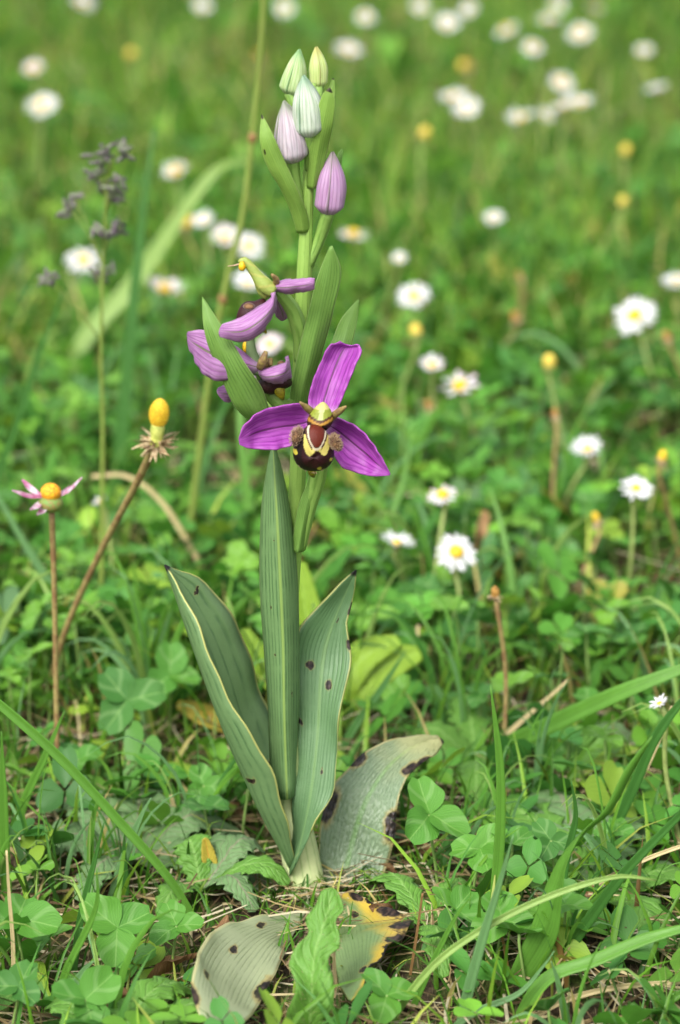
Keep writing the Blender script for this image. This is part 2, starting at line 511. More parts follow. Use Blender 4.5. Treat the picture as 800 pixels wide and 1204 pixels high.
CLOVER_PAL = [srgb(92, 152, 54), srgb(80, 138, 54), srgb(114, 168, 56), srgb(72, 126, 56), srgb(144, 180, 60), srgb(166, 160, 70)]
CW = [30, 28, 20, 14, 6, 2]

def clovers(x, y, h, size, tilt=.45):
    n = len(x); T, F0, U0 = clover_template(); m = len(T)
    az = rng.random(n) * 6.283; tx = rng.normal(0, tilt, n); ty = rng.normal(0, tilt, n) - .12
    ca, sa = np.cos(az)[:, None], np.sin(az)[:, None]
    fold = rng.uniform(.3, 1.6, n)[:, None]
    px = (T[None, :, 0] * ca - T[None, :, 1] * sa) * size[:, None]; py = (T[None, :, 0] * sa + T[None, :, 1] * ca) * size[:, None]
    pz = T[None, :, 2] * fold * size[:, None]
    qz = pz + px * np.tan(tx.clip(-1, 1))[:, None] + py * np.tan(ty.clip(-1, 1))[:, None]
    dx = rng.normal(0, .006, n); dy = rng.normal(0, .006, n); g = gz_np(x, y)
    V = np.stack([x[:, None] + dx[:, None] + px, y[:, None] + dy[:, None] + py, (g + h)[:, None] + qz], -1).reshape(-1, 3)
    F = (np.arange(n)[:, None, None] * m + F0[None]).reshape(-1, 4)
    c = np.array(CLOVER_PAL)[rng.choice(len(CLOVER_PAL), n, p=np.array(CW) / sum(CW))] * (1 + .15 * rng.normal(0, 1, (n, 1))).clip(.5, 1.6)
    cc = np.repeat(c, m, 0); uv = np.tile(U0, (n, 1))
    # stalks: three-sided, four rings
    S = 4; t = np.linspace(0, 1, S)[None, :]
    cx = x[:, None] + dx[:, None] * t ** 1.5; cy = y[:, None] + dy[:, None] * t ** 1.5; cz = g[:, None] - .002 + (h[:, None] + .002) * t
    W = np.empty((n, S, 3, 3)); r = .00045
    for k in range(3):
        W[:, :, k, 0] = cx + r * math.cos(k * 2.094); W[:, :, k, 1] = cy + r * math.sin(k * 2.094); W[:, :, k, 2] = cz
    q = [[i * 3 + k, i * 3 + (k + 1) % 3, (i + 1) * 3 + (k + 1) % 3, (i + 1) * 3 + k] for i in range(S - 1) for k in range(3)]
    F2 = (np.arange(n)[:, None, None] * 12 + np.array(q)[None]).reshape(-1, 4)
    sc = np.repeat(np.array([srgb(120, 150, 80)]) * (1 + .2 * rng.normal(0, 1, (n, 1))).clip(.5, 1.5), 12, 0)
    return join([(V, F, cc, uv), (W.reshape(-1, 3), F2, sc, np.full((n * 12, 2), .5))])

def build_clover_cover():
    parts = []
    x, y = in_sight(900, -.2, .2, 1.3); k = patchy(x, y, -.4) & not_near_orchid(x, y, .045); x, y = x[k], y[k]; n = len(x)
    parts.append(clovers(x, y, rng.uniform(.004, .016, n), rng.uniform(.0045, .0085, n)))
    x, y = in_sight(5200, .15, 1.0, 1.15); k = patchy(x, y, -1.0); x, y = x[k], y[k]; n = len(x)
    parts.append(clovers(x, y, rng.uniform(.008, .028, n), rng.uniform(.0042, .0088, n)))
    x, y = in_sight(3000, .9, 3.2, 1.15); k = patchy(x, y, .6, .7); x, y = x[k], y[k]; n = len(x)
    parts.append(clovers(x, y, rng.uniform(.008, .035, n), rng.uniform(.006, .012, n)))
    x = rng.uniform(-1.6, 1.6, 4200); y = rng.uniform(-.6, 3.2, 4200)
    k = (np.abs(x) > (0.72 + y) * TH * .665 * 1.2 + .03) & (np.hypot(x, y + D) > .2); x, y = x[k], y[k]; n = len(x)
    parts.append(clovers(x, y, rng.uniform(.01, .03, n), rng.uniform(.007, .013, n)))
    v, f, c, u = join(parts)
    tag(mesh_np('clover_cover', v, f, c, M_clover_stuff, u), 'carpet of small green clover leaves between the grass', 'clover cover', kind='stuff')
build_clover_cover()

base_xy = (P(362, 1065).x, 0.0)
def build_straw():
    pal = [srgb(186, 170, 130), srgb(160, 140, 98), srgb(132, 112, 78), srgb(98, 80, 56), srgb(202, 190, 160)]
    def lying(x, y, L, wd, up):
        n = len(x); az = rng.random(n) * 6.283; S = 4; t = np.linspace(0, 1, S)[None, :]
        cv = rng.normal(0, .5, n)[:, None]
        a = az[:, None] + cv * t
        cx = x[:, None] + L[:, None] * t * np.cos(a); cy = y[:, None] + L[:, None] * t * np.sin(a)
        z0 = rng.uniform(.0005, .004, n)[:, None]; cz = gz_np(cx, cy) + z0 + up[:, None] * t * L[:, None]
        sx, sy = -np.sin(az)[:, None], np.cos(az)[:, None]; ww = wd[:, None] * (1 - .6 * t) * .5
        V = np.empty((n, S, 3, 3))
        for k, s in enumerate((-1, 0, 1)):
            V[:, :, k, 0] = cx + s * ww * sx; V[:, :, k, 1] = cy + s * ww * sy; V[:, :, k, 2] = cz + (0 if s else 1) * ww * .8
        q = [[i * 3 + k, i * 3 + k + 1, (i + 1) * 3 + k + 1, (i + 1) * 3 + k] for i in range(S - 1) for k in range(2)]
        F = (np.arange(n)[:, None, None] * 12 + np.array(q)[None]).reshape(-1, 4)
        c = np.array(pal)[rng.choice(5, n)] * (1 + .15 * rng.normal(0, 1, (n, 1))).clip(.5, 1.4)
        uv = np.tile(np.array([[k / 2, i / 3] for i in range(4) for k in range(3)]), (n, 1))
        return V.reshape(-1, 3), F, np.repeat(c, 12, 0), uv
    parts = []
    x, y = in_sight(2900, -.2, .3, 1.3); k = np.hypot(x + .010, y + .008) > .02; k &= ~((x > -.05) & (x < .022) & (y < -.004) & (y > -.085) & (rng.random(len(x)) < .75)); x, y = x[k], y[k]; n = len(x)
    parts.append(lying(x, y, rng.uniform(.008, .05, n), rng.uniform(.0004, .0014, n), rng.uniform(-.02, .22, n)))
    x = rng.uniform(-.056, .035, 340); y = rng.uniform(-.10, .015, 340); n = len(x)
    parts.append(lying(x, y, rng.uniform(.005, .026, n), rng.uniform(.0003, .0010, n), rng.uniform(-.02, .10, n)))
    a = rng.uniform(0, 6.28, 70); q = rng.uniform(.0055, .014, 70); x = base_xy[0] + q * np.cos(a); y = base_xy[1] + q * np.sin(a); n = len(x)
    parts.append(lying(x, y, rng.uniform(.004, .016, n), rng.uniform(.0003, .0008, n), rng.uniform(0, .3, n)))
    x, y = in_sight(2600, .25, 2.5, 1.2); n = len(x)
    parts.append(lying(x, y, rng.uniform(.015, .07, n), rng.uniform(.0008, .0024, n), rng.uniform(0, .4, n)))
    v, f, c, u = join(parts)
    tag(mesh_np('straw_litter', v, f, c, M_straw_stuff, u), 'scattered pale dry straw litter on the soil', 'straw litter', kind='stuff')
build_straw()

# ================================================================ the bee orchid
ORCHID_LEAF = srgb(104, 140, 98)
M_leaf = leaf_mat('orchid_leaf', srgb(110, 142, 92), srgb(62, 96, 60), 11, .62, edge=srgb(190, 190, 110), ew=.018, rib=srgb(140, 168, 100), nscale=90, rough=.42,
                  spots=[(.9, .28, .05, .012), (.25, .33, .05, .012), (.62, .62, .03, .008), (.88, .86, .05, .006), (.55, .45, .03, .006)], tipdark=True)
M_leaf_mid = leaf_mat('orchid_sheath_leaf', srgb(114, 148, 94), srgb(60, 96, 54), 12, .85, edge=srgb(150, 176, 110), ew=.02, rib=srgb(150, 178, 92), nscale=110, rough=.45,
                      spots=[(.3, .42, .02, .006), (.24, .55, .02, .006), (.4, .74, .025, .004), (.75, .3, .025, .005)])
M_leaf_right = leaf_mat('orchid_spotted_leaf', srgb(102, 138, 92), srgb(66, 102, 62), 14, .6, edge=srgb(180, 180, 106), ew=.018, rib=srgb(122, 156, 100), nscale=80, rough=.4,
                        spots=[(.28, .66, .06, .014), (.66, .60, .055, .016), (1.0, .86, .06, .02), (1.0, .74, .06, .015), (.1, .48, .05, .01), (.7, .33, .03, .006), (.6, .82, .02, .005)], tipdark=True)
M_basal_right = leaf_mat('orchid_basal_leaf', srgb(130, 152, 118), srgb(92, 120, 90), 16, .4, edge=srgb(196, 186, 130), ew=.04, rib=srgb(120, 160, 96), nscale=70, rough=.34, crinkle=1, bump=.55, spec=.55,
                         yellow=(.58, .98, srgb(186, 186, 130)), halo=.6,
                         spots=[(.03, .40, .14, .07), (-.01, .62, .11, .04), (.92, .74, .13, .045), (.99, .82, .08, .05), (.98, .44, .13, .07), (.8, 1.0, .5, .02), (0, .86, .05, .06)])
M_basal_front = leaf_mat('orchid_dying_leaf', srgb(120, 146, 92), srgb(90, 116, 66), 18, .6, edge=srgb(120, 120, 60), ew=.02, nscale=80, rough=.42,
                         side=(.62, .9, srgb(196, 168, 62)), char=.93, halo=.7, spots=[(.95, .50, .12, .06), (.98, .35, .12, .05), (1.0, .62, .14, .05), (.1, .2, .07, .03), (.6, .8, .08, .02), (.55, .25, .07, .03), (.93, .2, .1, .03)])
M_basal_left = leaf_mat('orchid_withered_leaf', srgb(166, 176, 136), srgb(120, 136, 98), 15, .45, edge=srgb(184, 180, 130), ew=.05, nscale=70, rough=.4, patch=srgb(168, 128, 76), patch_thr=.66, halo=.6,
                        spots=[(.25, .30, .06, .03), (.35, .52, .05, .025), (.98, .62, .08, .07), (.2, .78, .05, .02), (.03, .9, .09, .03)])
M_bract = leaf_mat('orchid_bract', srgb(124, 164, 78), srgb(78, 120, 54), 9, .7, edge=srgb(176, 200, 130), ew=.035, rib=srgb(120, 160, 78), nscale=120, rough=.42, transl=.3, mott=.3)
M_bract_yellow = leaf_mat('orchid_bract_pale', srgb(146, 182, 84), srgb(96, 142, 54), 9, .6, edge=srgb(186, 206, 130), ew=.035, nscale=120, rough=.42, transl=.32,
                          spots=[(.16, .72, .05, .02), (.5, .985, .5, .02)])
M_stem = leaf_mat('orchid_stem', srgb(138, 172, 82), srgb(112, 150, 62), 10, .3, nscale=140, rough=.4, transl=0, mott=.25)
M_sheath = leaf_mat('orchid_base_sheath', srgb(206, 216, 158), srgb(150, 178, 106), 14, .6, nscale=90, rough=.4, transl=.1, mott=.2,
                    yellow=(.55, 1.0, srgb(142, 164, 92)), spots=[(.72, .80, .02, .02), (.74, .9, .02, .03), (.7, .7, .015, .012), (.71, .97, .03, .01), (.73, .62, .02, .014)])
M_ovary = leaf_mat('orchid_ovary', srgb(136, 172, 84), srgb(90, 132, 50), 6, .6, nscale=140, rough=.4, transl=.1, mott=.2)

def sepal_mat(name, base, pale, vein):
    a = Mat(name); a.uv(); mp = a.n('Mapping', {'Scale': (14, 2.2, 1)}); a.put(mp.inputs['Vector'], a.uv())
    st = a.noise(1.6, 4, mp.outputs[0], .6, .4); fine = a.noise(2600, 2)
    ce = a.math('ABSOLUTE', a.math('SUBTRACT', a.U, .5))
    col = a.mix(a.step(st, .32, .7), base, pale)
    col = a.mix(a.math('MULTIPLY', a.step(ce, .36, .5), .45), col, pale)
    col = a.mix(a.math('MULTIPLY', a.step(a.V, .16, .0), .6), col, srgb(232, 206, 232))
    rib = a.math('MULTIPLY', a.step(a.math('MULTIPLY_ADD', st, .02, ce), .05, .022), a.step(a.V, 1.0, .8))
    col = a.mix(a.math('MULTIPLY', rib, .85), col, vein)
    v2 = a.math('POWER', a.math('ABSOLUTE', a.math('SINE', a.math('MULTIPLY', a.math('MULTIPLY_ADD', st, .06, a.U), 9 * math.pi))), 14)
    col = a.mix(a.math('MULTIPLY', v2, .28), col, vein)
    hgt = a.math('SUBTRACT', a.math('MULTIPLY', fine, .6), a.math('ADD', rib, a.math('MULTIPLY', v2, .4)))
    return a.finish(col, .42, .3, normal=a.bump(hgt, .3, .0003), spec=.35)
M_sepal = sepal_mat('sepal_magenta', srgb(148, 52, 158), srgb(182, 92, 188), srgb(84, 32, 78))
M_sepal_back = sepal_mat('sepal_lilac', srgb(164, 102, 168), srgb(194, 148, 196), srgb(110, 116, 78))

def vcol_mat(name, rough=.5, bump=.3, scale=3000, sheen=0, spec=.35, sss=0):
    a = Mat(name); at = a.n('Attribute', attribute_name='tint').outputs['Color']; n1 = a.noise(scale, 3)
    col = a.mix(a.math('MULTIPLY', n1, .45), at, a.mix(1, at, (.6, .6, .6), 'MULTIPLY'))
    return a.finish(col, rough, normal=a.bump(n1, bump, .0003), sheen=sheen, spec=spec, sss=sss)
M_lip = vcol_mat('lip_velvet', .5, .6, 3000, spec=.3)
M_column = vcol_mat('column', .5, .6, 1800)
M_horn = plain('petal_horn', srgb(150, 132, 74), srgb(118, 92, 66), 900, .6)
M_lobe = plain('lip_lobe', srgb(132, 100, 66), srgb(70, 42, 30), 900, .8, sheen=.4)
M_hair = plain('lip_hair', srgb(206, 180, 150), srgb(176, 146, 116), 900, .6, transl=.3)
M_pollen = plain('pollen', srgb(236, 196, 40), srgb(214, 160, 24), 1500, .5, bump=.4)
M_olive = plain('lip_tip', srgb(158, 150, 30), srgb(120, 110, 20), 700, .5, transl=.2)
M_dark = plain('lip_back', srgb(48, 22, 20), srgb(70, 34, 20), 900, .6)

base = P(362, 1065, 0); base.z = gz(base.x, base.y)
orchid = empty('bee_orchid', base, 'tall bee orchid with purple open flowers, pale buds and spotted grey-green leaves', 'orchid')

def part(name, mat, fn, parent=orchid, solid=0.0, label=None):
    mb = MB(); fn(mb); o = mb.build(name, mat, parent, solid)
    if label: o['label'] = label
    return o

def pleaf(name, mat, L, Mi, R, solid=.0005, wav=.0004, seed=1, n=34, m=13, parent=orchid, label=None, ruff=0, dy=0, keel=0.0):
    return part(name, mat, lambda mb: loft(mb, pc(L, dy), pc(Mi, dy), pc(R, dy), n, m, wav, seed, ruff, keel), parent, solid, label)

# stem and base sheath
part('stem', M_stem, lambda mb: tube(mb, pc([(362, 1075, .004), (350, 990, .005), (339, 900, .004), (336, 800, .005), (340, 700, .005), (347, 620, .004), (351, 540, .003), (353, 470, .002), (355, 400, .001),
     (358, 320, 0), (361, 250, 0), (364, 190, 0), (367, 130, 0), (368, 98, 0)]), [.0046, .0040, .0034, .003, .003, .0028, .0024, .0022, .0022, .0022, .0021, .0017, .0012, .0008], 60, 14))
part('base_sheath', M_sheath, lambda mb: tube(mb, pc([(364, 1088, .0), (361, 1050, 0), (352, 1000, .001), (343, 950, .002), (337, 890, .002), (335, 850, .003)]), [.0030, .0054, .0051, .0043, .0037, .0034], 30, 20))

# leaves
pleaf('leaf', M_leaf, [(346, 1012, -.006), (345, 990, -.008), (338, 955, -.011), (320, 910, -.013), (290, 860, -.014), (258, 790, -.012), (233, 735, -.008), (194, 664, .002)],
      [(340, 1022, -.002), (328, 995, -.003), (308, 955, -.004), (273, 880, -.005), (250, 818, -.004), (228, 755, -.001), (211, 705, .002), (194, 664, .003)],
      [(344, 1000, .006), (342, 950, .010), (338, 900, .014), (326, 855, .016), (308, 810, .016), (280, 745, .015), (243, 684, .011), (195, 664, .004)],
      label='folded grey-green leaf arching to a dark pointed tip', wav=.0004, seed=3, ruff=.0003)
pleaf('leaf', M_leaf_mid, [(322, 935, .0), (318, 890, .001), (316, 830, .0), (311, 760, -.0005), (306, 680, -.001), (308, 600, -.001), (315, 550, -.002), (321, 522, -.002)],
      [(338, 940, -.006), (336, 890, -.0055), (334, 830, -.006), (333, 760, -.006), (330, 690, -.006), (326, 610, -.0055), (323, 560, -.004), (321, 521, -.002)],
      [(349, 930, .0), (349, 880, .001), (351, 825, .001), (351, 760, .001), (350, 690, .001), (344, 620, .0), (332, 555, -.001), (322, 522, -.002)],
      label='long upright leaf sheathing the stem, ribbed with dark veins', wav=.0001, seed=4)
pleaf('leaf', M_leaf_right, [(334, 1030, -.004), (338, 1000, -.003), (347, 950, -.002), (350, 900, .001), (347, 850, .003), (345, 800, .005), (349, 745, .007), (372, 716, .009), (396, 689, .011), (419, 670, .012)],
      [(344, 1022, -.008), (354, 990, -.008), (364, 945, -.005), (371, 895, -.001), (375, 850, .003), (377, 805, .006), (382, 765, .009), (393, 730, .011), (405, 700, .013), (419, 670, .012)],
      [(352, 1010, -.008), (372, 970, -.009), (390, 925, -.006), (396, 880, -.001), (402, 830, .002), (413, 778, .006), (410, 748, .008), (408, 732, .010), (416, 704, .012), (419, 670, .012)],
      label='broad spotted leaf with a blackened tip', wav=.0007, seed=5, ruff=.0006)
pleaf('leaf', M_basal_right, [(374, 1062, .006), (375, 1010, .008), (377, 968, .011), (388, 928, .015), (408, 905, .018), (432, 882, .022), (462, 870, .026), (492, 866, .030), (514, 865, .032)],
      [(398, 1075, -.002), (403, 1040, .003), (412, 1000, .008), (424, 958, .012), (440, 925, .016), (458, 900, .020), (480, 882, .025), (502, 872, .030), (518, 868, .032)],
      [(424, 1076, -.004), (438, 1052, .0), (452, 1024, .004), (464, 986, .009), (467, 948, .013), (478, 915, .017), (496, 896, .022), (512, 888, .028), (522, 872, .032)],
      label='crinkled grey leaf with black blotches along its pale margin', wav=.0008, seed=6, n=44, m=21, ruff=.0004)
pleaf('leaf', M_basal_front, [(378, 1056, -.006), (388, 1078, -0.0141), (390, 1100, -0.0309), (393, 1125, -0.0510), (396, 1150, -0.0678), (404, 1168, -0.0824), (410, 1176, -0.0880)],
      [(382, 1052, -.008), (404, 1064, -0.0163), (418, 1084, -0.0331), (424, 1106, -0.0510), (424, 1130, -0.0656), (420, 1155, -0.0790), (412, 1176, -0.0880)],
      [(386, 1048, -.006), (410, 1054, -0.0141), (440, 1060, -0.0275), (486, 1080, -0.0421), (466, 1108, -0.0566), (440, 1142, -0.0734), (414, 1176, -0.0880)],
      label='dying yellow leaf with charred black edges', wav=.0012, seed=8, n=36, m=21, ruff=.0010)
pleaf('leaf', M_basal_left, [(366, 1056, -.008), (352, 1074, -0.0163), (322, 1079, -0.0253), (284, 1081, -0.0421), (254, 1091, -0.0600), (236, 1116, -0.0768), (226, 1142, -0.0914), (224, 1180, -0.1026), (246, 1212, -0.1115)],
      [(364, 1061, -.010), (352, 1080, -0.0219), (330, 1092, -0.0309), (304, 1106, -0.0466), (284, 1126, -0.0622), (270, 1148, -0.0768), (260, 1170, -0.0914), (254, 1190, -0.1026), (250, 1214, -0.1126)],
      [(362, 1066, -.011), (350, 1086, -0.0253), (342, 1106, -0.0331), (330, 1128, -0.0499), (319, 1152, -0.0656), (308, 1176, -0.0824), (296, 1194, -0.0970), (280, 1206, -0.1048), (256, 1216, -0.1126)],
      label='withered pale leaf sagging onto the ground with brown patches', wav=.0010, seed=9, n=36, m=17, ruff=.0006)

# bracts
def bract(L, Mi, R, mat=M_bract, seed=1, label=None):
    k = len(Mi)
    Mi = [(x, y, (Y if i == 0 else .45 * Y + .55 * (L[i][2] + R[i][2]) / 2)) for i, (x, y, Y) in enumerate(Mi)]
    Mi[0] = (Mi[0][0], Mi[0][1], max(Mi[0][2], -.0026))
    return pleaf('bract', mat, L, Mi, R, .0003, .00035, seed, 32, 13, label=label, keel=.7)
bract([(312, 512, -.004), (288, 490, -.008), (270, 465, -.011), (250, 420, -.013), (240, 385, -.013), (238, 350, -.010)],
      [(330, 512, -.008), (303, 488, -.014), (284, 455, -.017), (266, 420, -.017), (250, 385, -.015), (238, 349, -.010)],
      [(342, 512, -.001), (320, 488, -.008), (307, 455, -.012), (288, 424, -.014), (264, 388, -.014), (239, 350, -.010)], seed=12)
bract([(341, 476, -.002), (343, 455, -.003), (350, 418, -.004), (362, 370, -.006), (374, 325, -.009), (388, 290, -.011)],
      [(352, 478, -.006), (357, 452, -.008), (366, 412, -.010), (377, 365, -.011), (385, 325, -.012), (390, 289, -.011)],
      [(362, 474, -.001), (371, 440, -.003), (383, 400, -.005), (394, 358, -.008), (401, 320, -.010), (391, 289, -.011)], seed=13)
bract([(356, 470, .003), (372, 440, .006), (384, 418, .010), (392, 398, .012), (402, 374, .013), (421, 352, .014)],
      [(362, 472, .001), (382, 446, .003), (398, 420, .006), (405, 400, .009), (412, 376, .012), (421, 352, .014)],
      [(366, 474, .003), (394, 450, .006), (408, 424, .010), (415, 400, .012), (420, 376, .013), (422, 352, .014)], seed=14)
bract([(350, 274, -.001), (343, 250, -.003), (330, 222, -.006), (314, 194, -.008), (306, 165, -.009), (308, 134, -.007)],
      [(357, 274, -.004), (352, 248, -.007), (338, 218, -.010), (324, 190, -.011), (313, 162, -.010), (308, 134, -.007)],
      [(364, 272, -.001), (361, 252, -.003), (350, 222, -.006), (335, 190, -.008), (322, 160, -.009), (308, 134, -.007)], mat=M_bract_yellow, seed=15)
bract([(361, 220, -.001), (362, 198, -.003), (365, 168, -.005), (371, 138, -.007), (379, 112, -.008), (386, 104, -.008)],
      [(368, 222, -.004), (371, 198, -.006), (376, 168, -.008), (382, 138, -.009), (386, 118, -.009), (388, 103, -.008)],
      [(376, 219, -.001), (380, 198, -.003), (387, 168, -.005), (393, 138, -.007), (394, 118, -.008), (390, 105, -.008)], mat=M_bract_yellow, seed=16)
bract([(370, 140, .002), (378, 118, .005), (386, 104, .007), (391, 92, .008)], [(374, 140, .001), (384, 120, .004), (390, 106, .006), (392, 92, .008)],
      [(378, 140, .002), (390, 122, .005), (394, 108, .007), (393, 92, .008)], mat=M_bract_yellow, seed=17)
bract([(358, 318, .0), (366, 290, .002), (374, 268, .005), (382, 240, .009), (396, 186, .011), (401, 176, .012)],
      [(363, 318, .0), (374, 290, .001), (384, 262, .004), (391, 238, .008), (398, 190, .010), (402, 175, .012)],
      [(366, 318, .001), (382, 284, .003), (391, 258, .006), (396, 236, .010), (402, 190, .011), (403, 176, .012)], seed=18)
# the front flower's own bract, low on the stem behind the lip
bract([(343, 648, .000), (350, 600, -.002), (362, 566, -.003), (366, 545, -.003)], [(350, 650, -.003), (359, 602, -.005), (369, 566, -.005), (372, 542, -.004)],
      [(356, 648, .0), (366, 600, -.002), (377, 562, -.003), (378, 542, -.003)], seed=19)

# buds: three sepals closed over each other, on a short ovary
def bud_mat(name, c0, c1, streak, tip):
    a = Mat(name); a.uv(); mp = a.n('Mapping', {'Scale': (9, 1.4, 1)}); a.put(mp.inputs['Vector'], a.uv())
    st = a.noise(1.4, 4, mp.outputs[0], .6, .5)
    col = a.mix(a.step(st, .3, .68), c0, c1)
    sk = a.math('POWER', a.math('ABSOLUTE', a.math('SINE', a.math('MULTIPLY', a.math('MULTIPLY_ADD', st, .10, a.U), 9 * math.pi))), 10)
    col = a.mix(a.math('MULTIPLY', sk, .5), col, streak)
    ce = a.math('ABSOLUTE', a.math('SUBTRACT', a.U, .5))
    col = a.mix(a.math('MULTIPLY', a.step(ce, .40, .5), .7), col, tip)
    col = a.mix(a.math('MULTIPLY', a.step(a.math('MULTIPLY_ADD', st, .3, a.V), .85, 1.15), .8), col, tip)
    return a.finish(col, .42, .12, normal=a.bump(st, .3, .0004), sss=.15, spec=.35)
M_bud_green = bud_mat('bud_green', srgb(160, 188, 120), srgb(190, 208, 158), srgb(116, 150, 84), srgb(112, 158, 100))
M_bud_yellow = bud_mat('bud_yellow', srgb(186, 204, 122), srgb(202, 214, 150), srgb(146, 174, 84), srgb(170, 160, 84))
M_bud_white = bud_mat('bud_white', srgb(170, 190, 160), srgb(212, 218, 206), srgb(104, 128, 92), srgb(108, 146, 112))
M_bud_pinkish = bud_mat('bud_blush', srgb(176, 158, 170), srgb(208, 198, 206), srgb(120, 112, 114), srgb(116, 130, 100))
M_bud_lilac = bud_mat('bud_lilac', srgb(168, 126, 168), srgb(190, 156, 190), srgb(122, 84, 118), srgb(126, 122, 110))

def bud(bot, top, wpx, Y, mat, stalk, label, bulge=.42, seed=0):
    B, T = P(*bot, Y), P(*top, Y - .001); ax = T - B; Ln = ax.length; M = basis(ax, (1, .2, 0)); k = PX(B) * wpx / 2
    o = MB(); tube(o, pc(stalk) + [B + ax * .06], [.0013, .0014, .0016], 12, 12, 6, .07)
    root = o.build('bud', M_ovary, orchid); root['label'] = label
    for s in range(3):
        mb = MB(); n, m = 20, 11; v = []; uv = []
        a0 = s * 2.094 - 1.571 + seed
        for i in range(n):
            t = i / (n - 1)
            prof = max(.05, min(1, (t / .16) ** .55) * (1 - max(0, (t - bulge) / (1 - bulge)) ** 1.7) ** .85)
            for j in range(m):
                u = j / (m - 1); a = a0 + (u - .5) * 2.094 * 1.16
                rr = k * prof * (.97 + .09 * math.cos((u - .5) * 3.14) ** 6 - .03 * abs(2 * u - 1) + (.07 * (u - .5)) + .025 * math.sin(7 * t + 9 * u + s + 5 * seed) + .02 * math.sin(19 * u + 4 * s))
                zz = Ln * (t + .02 * math.sin(a * 2 + seed) * t)
                v.append(B + M @ Vector((math.cos(a) * rr + .12 * k * math.sin(t * 3), math.sin(a) * rr * .92, zz))); uv.append((u, t))
        mb.add(v, grid_faces(n, m), uv); mb.build('sepal', mat, root, .0004)
    return root
bud((341, 112), (352, 59), 28, .004, M_bud_green, [(366, 142, .001), (348, 124, .003)], 'small closed pale green bud at the spike top', bulge=.3, seed=.3)
bud((374, 104), (372, 56), 21, .006, M_bud_yellow, [(368, 130, .001), (373, 115, .004)], 'small closed yellowish bud at the spike top', seed=1.0)
bud((364, 162), (357, 90), 36, -.005, M_bud_white, [(366, 200, -.001), (364, 180, -.003)], 'closed whitish-green bud with dark seams', seed=.1)
bud((345, 192), (334, 120), 42, -.003, M_bud_pinkish, [(352, 240, -.001), (347, 212, -.002)], 'closed blush-white bud veined with grey', bulge=.32, seed=-.3)
bud((386, 253), (391, 180), 34, -.002, M_bud_lilac, [(362, 312, .0), (376, 280, .0)], 'closed lilac bud hanging beside the stem', bulge=.38, seed=.6)

# ---- the open front flower
def flower_root(name, stalk, radii, label, lob=.10):
    o = MB(); tube(o, pc(stalk), radii, 20, 18, 6, lob); r = o.build('flower', M_ovary, orchid); r['label'] = label; return r
F1 = flower_root('flower', [(353, 646, .001), (362, 600, -.001), (374, 560, -.003), (380, 520, -.006), (380, 494, -.010)], [.0014, .0019, .0021, .0019, .0015], 'open flower with three magenta sepals and a dark bee-like lip')
FY = -.014
def sep(L, Mi, R, parent, mat=M_sepal, seed=1, wav=.0004):
    pleaf('sepal', mat, L, Mi, R, .00035, wav, seed, 32, 15, parent, ruff=.00035)
sep([(366, 486, FY), (363, 470, FY + .001), (369, 446, FY + .003), (380, 420, FY + .006), (390, 405, FY + .008), (400, 402, FY + .008)],
    [(378, 488, FY), (382, 468, FY + .003), (390, 444, FY + .006), (399, 421, FY + .009), (406, 408, FY + .010), (411, 406, FY + .009)],
    [(392, 488, FY), (400, 474, FY + .001), (410, 450, FY + .003), (420, 426, FY + .005), (425, 412, FY + .006), (418, 405, FY + .008)], F1, seed=21)
sep([(370, 485, FY), (352, 475, FY - .001), (330, 477, FY - .001), (304, 486, FY - .003), (287, 500, FY - .004), (281, 514, FY - .004)],
    [(370, 494, FY + .001), (350, 499, FY + .003), (328, 502, FY + .002), (306, 507, FY), (292, 513, FY - .003), (281, 518, FY - .004)],
    [(368, 506, FY), (355, 519, FY - .002), (334, 527, FY - .002), (310, 528, FY - .003), (292, 527, FY - .004), (282, 523, FY - .004)], F1, seed=22)
sep([(386, 488, FY), (398, 491, FY - .001), (416, 500, FY - .002), (434, 516, FY - .003), (448, 536, FY - .004), (459, 557, FY - .004)],
    [(384, 498, FY + .001), (400, 508, FY + .003), (416, 521, FY + .002), (432, 535, FY), (446, 547, FY - .003), (459, 558, FY - .004)],
    [(384, 508, FY), (390, 528, FY - .002), (402, 547, FY - .002), (420, 556, FY - .003), (440, 560, FY - .004), (458, 559, FY - .004)], F1, seed=23)
for pts in ([(374, 490, FY - .001), (364, 482, FY - .004), (353, 473, FY - .007)], [(387, 494, FY - .001), (396, 486, FY - .004), (407, 478, FY - .007)]):
    part('petal', M_horn, lambda mb: tube(mb, pc(pts), [.0009, .0010, .0009, .0003], 12, 10), F1)
